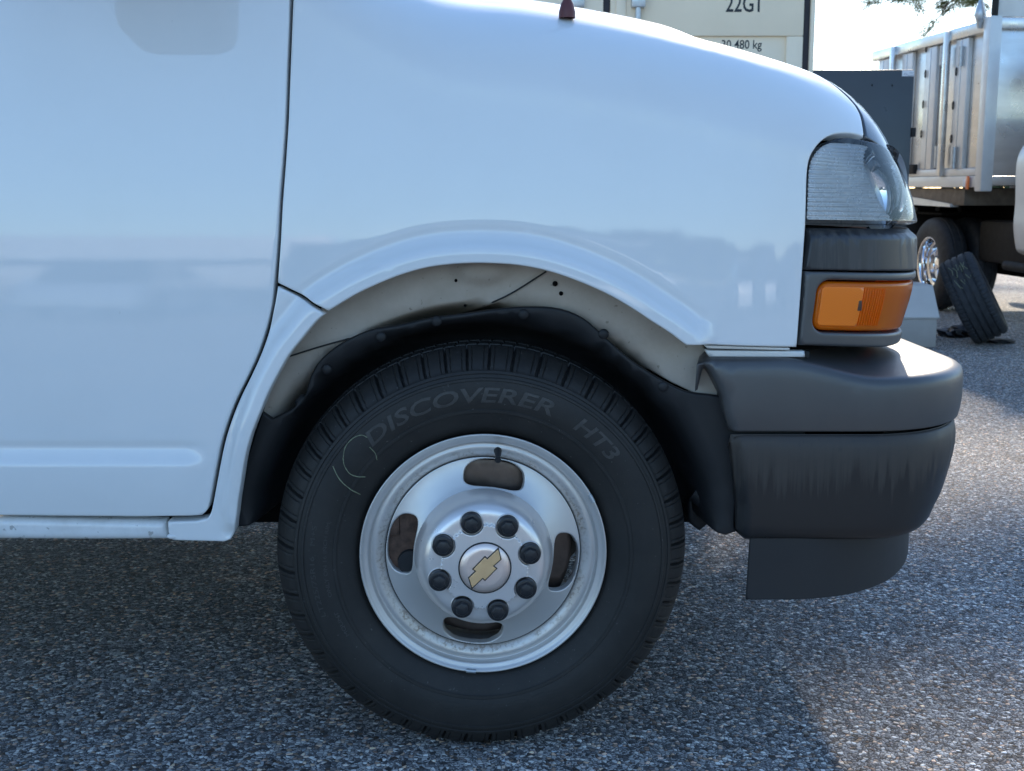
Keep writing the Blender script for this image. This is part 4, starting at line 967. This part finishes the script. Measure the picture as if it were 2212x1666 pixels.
# under-frame
tb('cross_beam', (.0, .3, zbm - .14), (1.9, Lb - .1, zbm - .01), 'woodbeam'); 
v0 = [TM @ Vector(q) for q in ((-.02, Lb * .95, zbm - .03), (-.02, Lb * .95, zbm - .14), (-.02, .5, zbm - .155), (-.02, .5, zbm - .13), (.05, Lb * .95, zbm - .03), (.05, Lb * .95, zbm - .14), (.05, .5, zbm - .155), (.05, .5, zbm - .13))]
link('sub_frame', v0, [(0, 1, 2, 3), (4, 7, 6, 5), (0, 3, 7, 4), (1, 5, 6, 2), (0, 4, 5, 1), (2, 6, 7, 3)], 'steelwhite', truck, False)
wa = .90
tb('mud_flap', (-.02, wa + .55, .20), (.78, wa + .57, zbm - .13), 'rubber'); tb('inner_guard', (.55, .0, .30), (.60, Lb, zbm - .1), 'void'); tb('inner_guard', (.05, wa - .1, .78), (.8, wa + .55, .80), 'void', None, .002)
for q in (.1, .3, .5): tube('flap_bolt', [TM @ Vector((q, wa + .53, zbm - .19)), TM @ Vector((q, wa + .55, zbm - .19))], .018, 'galv', truck, 10)
def truck_wheel(out_, back, dish=True):
    tp_ = [(.215, .02), (.225, .006), (.26, .0), (.32, .004), (.355, .018), (.372, .035), (.380, .06), (.374, .064), (.374, .075), (.381, .08), (.381, .12), (.374, .124), (.374, .135), (.380, .14), (.372, .175), (.34, .2), (.25, .21), (.215, .19)]
    v, f = lathe(tp_, 96)
    rt = Matrix(((0, 1, 0), (1, 0, 0), (0, 0, 1)))
    vv = [TM @ Vector((out_ + q[1], back + q[0], .38 + q[2])) for q in v]
    ty = link('wheel', vv, f, 'oldtyre', truck, True, 40)
    rp_ = [(.215, .02), (.221, .012), (.212, .012), (.205, .02), (.200, .03), (.195, .09), (.175, .10), (.17, .14), (.10, .15), (.06, .13), (.05, .08), (.0, .07)]
    v, f = lathe(rp_, 64); link('rim', [TM @ Vector((out_ + q[1], back + q[0], .38 + q[2])) for q in v], f, 'chrome', ty, True, 50)
truck_wheel(-.01, wa); truck_wheel(.24, wa)
# cab: rounded rear corner with handle, crease and running board
prf = [(2230, 240), (2212, 297), (2200, 318), (2192, 334), (2187, 352), (2185, 381), (2184, 433), (2182, 462), (2180, 483), (2181, 505), (2184, 528), (2187, 540), (2196, 548), (2212, 551), (2260, 553)]
CB = -.55
def cab_pt(u, v):
    r = ray(u, v); o_ = np.array([*(T0 + TB * CB), 0]); n_ = np.array([TB[0], TB[1], 0]); t = ((o_ - CAM) @ n_) / (r @ n_); p = CAM + r * t
    return (p[:2] - T0) @ TR, p[2]
sec = np.array([cab_pt(*q) for q in crs(prf, 4)])
V = []; offs = [(.06, 0), (.02, -.02), (.0, -.07), (-.004, -.3), (-.004, -1.3), (.02, -1.5), (.2, -1.56)]
for ox, oy in offs: V += [TM @ Vector((x + ox, CB + oy, z)) for x, z in sec]
V += [TM @ Vector((x + 1.2, CB, z)) for x, z in sec]
n = len(sec); Fs = [(i * n + j, i * n + j + 1, (i + 1) * n + j + 1, (i + 1) * n + j) for i in range(len(offs) - 1) for j in range(n - 1)] + [(j, len(offs) * n + j, len(offs) * n + j + 1, j + 1) for j in range(n - 1)]
cabp = link('cab', V, Fs, 'steelwhite', truck, True, 50)
hx, hz = cab_pt(2207, 356); tube('door_handle', [TM @ Vector((hx - .02, CB - .10, hz)), TM @ Vector((hx - .05, CB - .14, hz + .005)), TM @ Vector((hx - .05, CB - .35, hz + .01)), TM @ Vector((hx - .01, CB - .38, hz))], .018, 'black', cabp, 10)
rx, rz_ = cab_pt(2196, 582); tube('running_board', [TM @ Vector((rx - .02, CB + .12, rz_ + .02)), TM @ Vector((rx, CB - 1.4, rz_))], .035, 'chassis', truck, 12)
tb('frame_rail', (.6, -1.9, .5), (.7, Lb, .72), 'void'); tb('frame_rail', (1.3, -1.9, .5), (1.4, Lb, .72), 'void')
tb('fuel_tank', (.25, -.35, .42), (.55, .55, .75), 'chassis', None, .04)
tb('cab_roof', (.25, -2.0, 1.9), (1.9, -.6, 2.1), 'steelwhite', None, .06)
tb('truck_hood', (.3, -3.1, .7), (1.8, -1.9, 1.35), 'steelwhite', None, .12)

# --- loose tyre leaning against the storage box
LY0 = 5.62
ty0 = empty('loose_tyre', tuple(at_z(2140, 748, 0)), 'worn black tyre leaning tilted to the left with yellow chalk scrawl on its tread', 'tyre')
R0, HW = .294, .112
pf = [(.195, -.100), (.205, -.108), (.24, -.116), (.27, -.112), (.284, -.100), (.291, -.084), (.2925, -.070), (.2850, -.068), (.2850, -.060), (.2935, -.058), (.294, -.027), (.286, -.025), (.286, -.016), (.294, -.014), (.294, .014), (.286, .016), (.286, .025), (.294, .027), (.2935, .058), (.2850, .060), (.2850, .068), (.2925, .070), (.291, .084), (.284, .100), (.27, .112), (.24, .116), (.205, .108), (.195, .100), (.185, .06), (.185, -.06)]
NN = 360; v, f = lathe(pf, NN, True); v = v.copy(); idx = np.arange(len(v)) // NN; aa = (np.arange(len(v)) % NN)
for i in range(len(pf)):
    if abs(pf[i][1]) > .065 and pf[i][0] > .28:
        m = (idx == i) & (aa % 6 < 2); v[m] *= np.array([.984, 1, .984])
tilt = R(29); axis = Vector((math.cos(tilt), -.34, math.sin(tilt))).normalized()
up_ = Vector((-math.sin(tilt), .0, math.cos(tilt))); up_ = (up_ - axis * up_.dot(axis)).normalized(); thr = axis.cross(up_)
low_pt = at_z(2141, 747, 0)
rotm = Matrix(((thr.x, axis.x, up_.x), (thr.y, axis.y, up_.y), (thr.z, axis.z, up_.z)))
vv = np.array([rotm @ Vector(q) for q in v]); cpos = np.array([at_y(2102, 646, low_pt[1] + .12)[0], low_pt[1] + .12, -vv[:, 2].min() + .001])
link('tyre_casing', vv + cpos, f, 'oldtyre', ty0, True, 40)
def tchalk(pts):
    out = []
    for yy, ang in pts: out.append(np.array(rotm @ Vector((.2955 * math.sin(ang) * 1, yy, .2955 * math.cos(ang)))) + cpos)
    tube('chalk_stroke', out, .0022, 'chalk', ty0, 5)
sgn = -1 if (rotm @ Vector((1, 0, 0))).y > 0 else 1
for st in ([(-.05, 30), (-.035, 38), (-.04, 46)], [(-.025, 34), (-.01, 42), (-.02, 52), (-.035, 50)], [(0, 30), (.0, 42), (.02, 34), (.02, 46)], [(.03, 30), (.035, 44)], [(.05, 32), (.036, 38), (.056, 46)], [(-.01, 56), (.005, 64), (.015, 58)], [(-.045, 54), (-.03, 66), (-.015, 68)], [(.03, 52), (.045, 60), (.06, 56)]):
    tchalk([(a_, sgn * R(b_ - 8)) for a_, b_ in st])

# --- grey storage bin
by = at_z(2000, 752, 0)[1]
q0 = at_y(1945, 690, by); q1 = at_y(2031, 690, by); qt = at_y(2000, 618, by)
binr = empty('storage_bin', ((q0[0] + q1[0]) / 2, by + .15, 0), 'pale grey two-tone storage bin beside the leaning tyre', 'bin')
bm = bmesh.new(); add_box(bm, (q0[0] - .12, by + .012, .0), (q1[0] - .012, by + .36, q0[2] + .004), .012); bmobj('bin_body', bm, 'bin', binr)
bm = bmesh.new(); add_box(bm, (q0[0] - .14, by, q0[2]), (q1[0], by + .38, qt[2]), .014)
for v_ in bm.verts:
    if v_.co.z > qt[2] - .03: v_.co.y += .06 if v_.co.y < by + .1 else -.03; v_.co.x += -.03 if v_.co.x > q1[0] - .1 else 0
bmobj('bin_lid', bm, 'binlid', binr)

# --- black scraps on the ground
def scrap(name, u, v, sx, sy, sz, label, seed, mat='tarp'):
    rs = np.random.default_rng(seed); p = at_z(u, v, 0); bm = bmesh.new(); bmesh.ops.create_icosphere(bm, subdivisions=3, radius=1)
    ph_ = rs.uniform(0, 6, 6)
    for q in bm.verts:
        c = q.co.copy(); r = 1 + .28 * math.sin(3 * c.x + ph_[0]) * math.cos(4 * c.y + ph_[1]) + .22 * math.sin(7 * c.x + 5 * c.z + ph_[2]) + .12 * math.sin(13 * c.y + ph_[3])
        q.co = Vector((p[0] + c.x * sx * r, p[1] + c.y * sy * r, max(.002, sz * .55 + c.z * sz * r)))
    return tag(bmobj(name, bm, mat, None, True, 60), label, 'scrap', 'dark scraps on the ground by the tyre')
scrap('plastic_scrap', 2054, 727, .075, .10, .035, 'crumpled dark scrap lying between bin and leaning tyre', 3)
scrap('plastic_scrap', 2080, 725, .09, .12, .045, 'bluish black crumpled plastic partly behind the leaning tyre', 8)
scrap('rubber_scrap', 2158, 739, .10, .10, .012, 'flat black rubber scrap right of the leaning tyre foot', 5, 'rubber')

# --- pine tree: trunk beyond the frame, a limb of needles hanging into it
def pine(loc, h, limbs, label, seed, low=None):
    rs = random.Random(seed); t = empty('pine_tree', loc, label, 'tree')
    L3 = Vector(loc); tr = tube('trunk', [L3 + Vector((.06 * math.sin(k * 1.3), .05 * math.cos(k), h * k / 8)) for k in range(9)], [.17 * (1 - .85 * k / 8) for k in range(9)], 'bark', t, 10)
    NV, NF = [], []
    def needles(p, d, n=46, ln=.13):
        for _ in range(n):
            dd = Vector((rs.gauss(0, 1), rs.gauss(0, 1), rs.gauss(0, .8))) + d * 1.2; dd.normalize(); s_ = dd.cross(Vector((rs.random(), rs.random(), rs.random()))).normalized() * .0035
            q = p + Vector((rs.gauss(0, .035), rs.gauss(0, .035), rs.gauss(0, .03))); e_ = q + dd * ln * rs.uniform(.6, 1.1); i = len(NV)
            NV.extend([q - s_, q + s_, e_ + s_ * .4, e_ - s_ * .4]); NF.append((i, i + 1, i + 2, i + 3))
    def limb(a, b, r, droop, twigs):
        pts = [a.lerp(b, k / 10) + Vector((rs.gauss(0, .03), rs.gauss(0, .03), -droop * (k / 10) ** 2 + rs.gauss(0, .02))) for k in range(11)]
        tube('limb', pts, [r * (1 - .85 * k / 10) for k in range(11)], 'bark', t, 6)
        for k in range(twigs):
            f_ = rs.uniform(.3, 1); i = min(9, int(f_ * 10)); p = pts[i].lerp(pts[i + 1], f_ * 10 - i)
            d = Vector((rs.gauss(0, 1), rs.gauss(0, 1), rs.gauss(-.15, .45))).normalized(); ln = rs.uniform(.15, .5)
            tp__ = [p, p + d * ln * .5 + Vector((0, 0, -.02)), p + d * ln]
            tube('twig', tp__, [.006, .0045, .003], 'bark', t, 4)
            for q in (.55, .8, 1.0): needles(p + d * ln * q, d)
    for a, b, r, dr_, tw in limbs: limb(Vector(a), Vector(b), r, dr_, tw)
    o = link('needle_crown', NV, NF, 'needle', t, False); o['kind'] = 'stuff'
    return t
def copy_tree(t, loc, rz, label):
    c = t.copy(); COL.objects.link(c); c.location = loc; c.rotation_euler = (0, 0, rz); c['label'] = label
    for ch in list(t.children):
        d = ch.copy(); COL.objects.link(d); d.parent = c; d.matrix_parent_inverse = ch.matrix_parent_inverse.copy()
    return c
PY = 13.0
pt = lambda u, v, y=PY: tuple(at_y(u, v, y))
tx = at_y(2330, 0, PY)[0]
pl = [((tx, PY, 4.6), pt(1925, -12), .05, .14, 34), ((tx, PY, 4.4), pt(2035, 0), .04, .12, 22), ((tx, PY, 4.1), pt(2110, 2, PY - .6), .035, .05, 10)]
for k in range(11):      # boughs above the frame, added to shade the ground but spare the bumper ledge
    z_ = 6.60 + .085 * k; pl.append(((tx, PY, z_), (3.6 + .35 * (k % 3), PY - .7 + .14 * k, z_ + .25), .04, .25, 20))
for k in range(16):
    z_ = 4.8 + k * .5; ang = k * 2.4; ln = 2.6 * (1 - k / 20)
    pl.append(((tx, PY, z_), (tx + ln * math.cos(ang), PY + ln * math.sin(ang), z_ + .5), .045, .3, 14))
pine((tx, PY, 0), 13.5, pl, 'pine tree whose sparse needle sprays hang over the truck', 4)
bl = []  # unseen pines added beyond container and truck to filter the sunlight
for k in range(26):
    z_ = 6.6 + k * .36; ang = k * 2.4; ln = 3.3 * (1 - (k / 30) ** 1.5)
    bl.append(((4.5, 20, z_), (4.5 + ln * math.cos(ang), 20 + ln * math.sin(ang), z_ + .6), .06, .4, 15))
big = pine((4.5, 20, 0), 16.2, bl, 'unseen tall pine behind the cream container, added to filter the sun', 11)
copy_tree(big, (9.4, 20.6, 0), 2.1, 'unseen tall pine behind the dump truck, added to filter the sun')
copy_tree(big, (4.9, 27, 0), 4.0, 'unseen tallest pine furthest back behind the container, added to filter the sun')
copy_tree(cont, (cont.location[0] - 2.6, cont.location[1], 0), 0, 'second cream container, unseen, added left of the lettered one to block sky light')  # copy hidden by the van, added to cut sky light beneath it

# --- behind the photographer: parked cars and a line of trees, seen only as reflections in the paint
def car(x, y, rz, mat, label, L=4.5, H=1.5, tall=False):
    t = empty('parked_car', (x, y, 0), label, 'car', 'cars parked across the lot'); W = 1.8; Mx = Matrix.Translation((x, y, 0)) @ Matrix.Rotation(rz, 4, 'Z')
    pr = [(-L / 2, .35), (-L / 2, .75), (-L / 2 + .1, .95), (-L * .22, 1.0), (L * .30, .98), (L / 2 - .1, .88), (L / 2, .7), (L / 2, .35)]
    gh = [(-L * .28, .98), (-L * .16, H), (L * .22, H), (L * .36, .97)] if not tall else [(-L * .30, .98), (-L * .2, H), (L * .45, H), (L * .48, .97)]
    def ext(pts, w0, name, m, ins_=0):
        n_ = len(pts); zm = max(z for _, z in pts); V = []
        for sgn_, e_ in ((-1, 1), (-1, 0), (1, 0), (1, 1)):
            for px_, pz_ in pts:
                f_ = ins_ * (pz_ - .97) if ins_ else 0
                V.append(Mx @ Vector((px_ * (.97 if e_ else 1), sgn_ * (w0 - f_ - (0 if e_ else .05)) if not e_ else sgn_ * (w0 - f_), pz_ - (.02 if not e_ else 0) + .02)))
        Fs = [(i * n_ + j, i * n_ + (j + 1) % n_, (i + 1) * n_ + (j + 1) % n_, (i + 1) * n_ + j) for i in range(3) for j in range(n_)] + [tuple(range(n_))[::-1], tuple(3 * n_ + j for j in range(n_))]
        return link(name, V, Fs, m, t, True, 30)
    ext(pr, W / 2, 'body', mat); ext(gh, W / 2 - .06, 'cabin_glass', 'darkglass', .3); 
    zt_ = H; ext([(gh[1][0] - .05, H - .02), (gh[1][0], H + .02), (gh[2][0], H + .02), (gh[2][0] + .05, H - .02)], W / 2 - .20, 'roof', mat)
    for wx in (-L * .3, L * .3):
        for s_ in (-1, 1):
            v, f = lathe([(.0, 0), (.2, .0), (.22, .02), (.30, .0), (.33, .05), (.33, .17), (.28, .2)], 24); link('wheel', [Mx @ Vector((wx + q[0], s_ * (W / 2 - q[1] + .01), .33 + q[2])) for q in v], f, 'oldtyre', t, True, 40)
for i, (x, mt, tl_, lb) in enumerate(((-13, 'carwhite', False, 'low pale car at the left end of the row behind the viewer'), (-9.5, 'carwhite', True, 'tall white car second in the row behind the viewer'), (-6, 'carsilver', False, 'silver car left of the middle behind the viewer'), (-2.4, 'cardark', True, 'tall dark car in the middle of the row behind the viewer'), (1.2, 'carwhite', True, 'tall white car right of the middle in the row behind the viewer'), (5, 'carwhite', False, 'low white car in the row behind the viewer'), (8.6, 'carsilver', True, 'tall silver car near the right end behind the viewer'), (12.2, 'cardark', False, 'dark car at the right end of the row behind the viewer'))):
    car(x, -17 + .3 * math.sin(i * 2.1), R(90) + .03 * math.sin(i), M(mt) if False else mt, lb, 4.5, 1.75 if tl_ else 1.45, tl_)
def leafwall(name, y, x0, x1, hmin, hmax, label, n, seed):
    rs = np.random.default_rng(seed); V = []; Fs = []
    x = rs.uniform(x0, x1, n); top = hmin + (hmax - hmin) * (.5 + .25 * np.sin(x * .35) + .25 * np.sin(x * .13 + 1)); z = top * np.sqrt(rs.uniform(0, 1, n)); yy = y + rs.normal(0, 1.2, n)
    for i in range(n):
        a_ = rs.normal(0, 1, 3); a_ /= np.linalg.norm(a_); b_ = np.cross(a_, rs.normal(0, 1, 3)); b_ /= np.linalg.norm(b_); s_ = rs.uniform(.15, .4); p = np.array([x[i], yy[i], z[i]]); k = len(V)
        V += [p - a_ * s_, p + b_ * s_, p + a_ * s_, p - b_ * s_]; Fs.append((k, k + 1, k + 2, k + 3))
    return tag(link(name, V, Fs, 'leaf', None, False), label, 'trees', kind='stuff')
tl = empty('box_trailer', (-7.5, -21, 0), 'long white box trailer behind the viewer', 'trailer')
for nm, lo_, hi_, mt in (('trailer_body', (-12.5, -22.2, .75), (-3.2, -20.2, 2.3), 'carwhite'), ('chassis_rail', (-12.3, -22.0, .5), (-3.4, -20.4, .74), 'chassis'), ('side_stripe', (-12.4, -20.199, 1.45), (-3.3, -20.18, 1.62), 'cardark')): box(nm, lo_, hi_, mt, tl, .02 if nm != 'side_stripe' else .004)
for wx in (-11.2, -10.3, -4.6):
    v, f = lathe([(0, .03), (.22, .03), (.24, 0), (.40, .0), (.46, .05), (.46, .22)], 28); link('wheel', [(wx + q[0], -20.3 - q[1], .46 + q[2]) for q in v], f, 'oldtyre', tl, True, 40)
leafwall('far_trees', -48, -70, 70, 2.4, 4.4, 'distant line of leafy trees behind the viewer', 16000, 2)
leafwall('far_trees', 75, -90, 90, 2.2, 4.2, 'distant low tree line beyond the truck', 14000, 3)
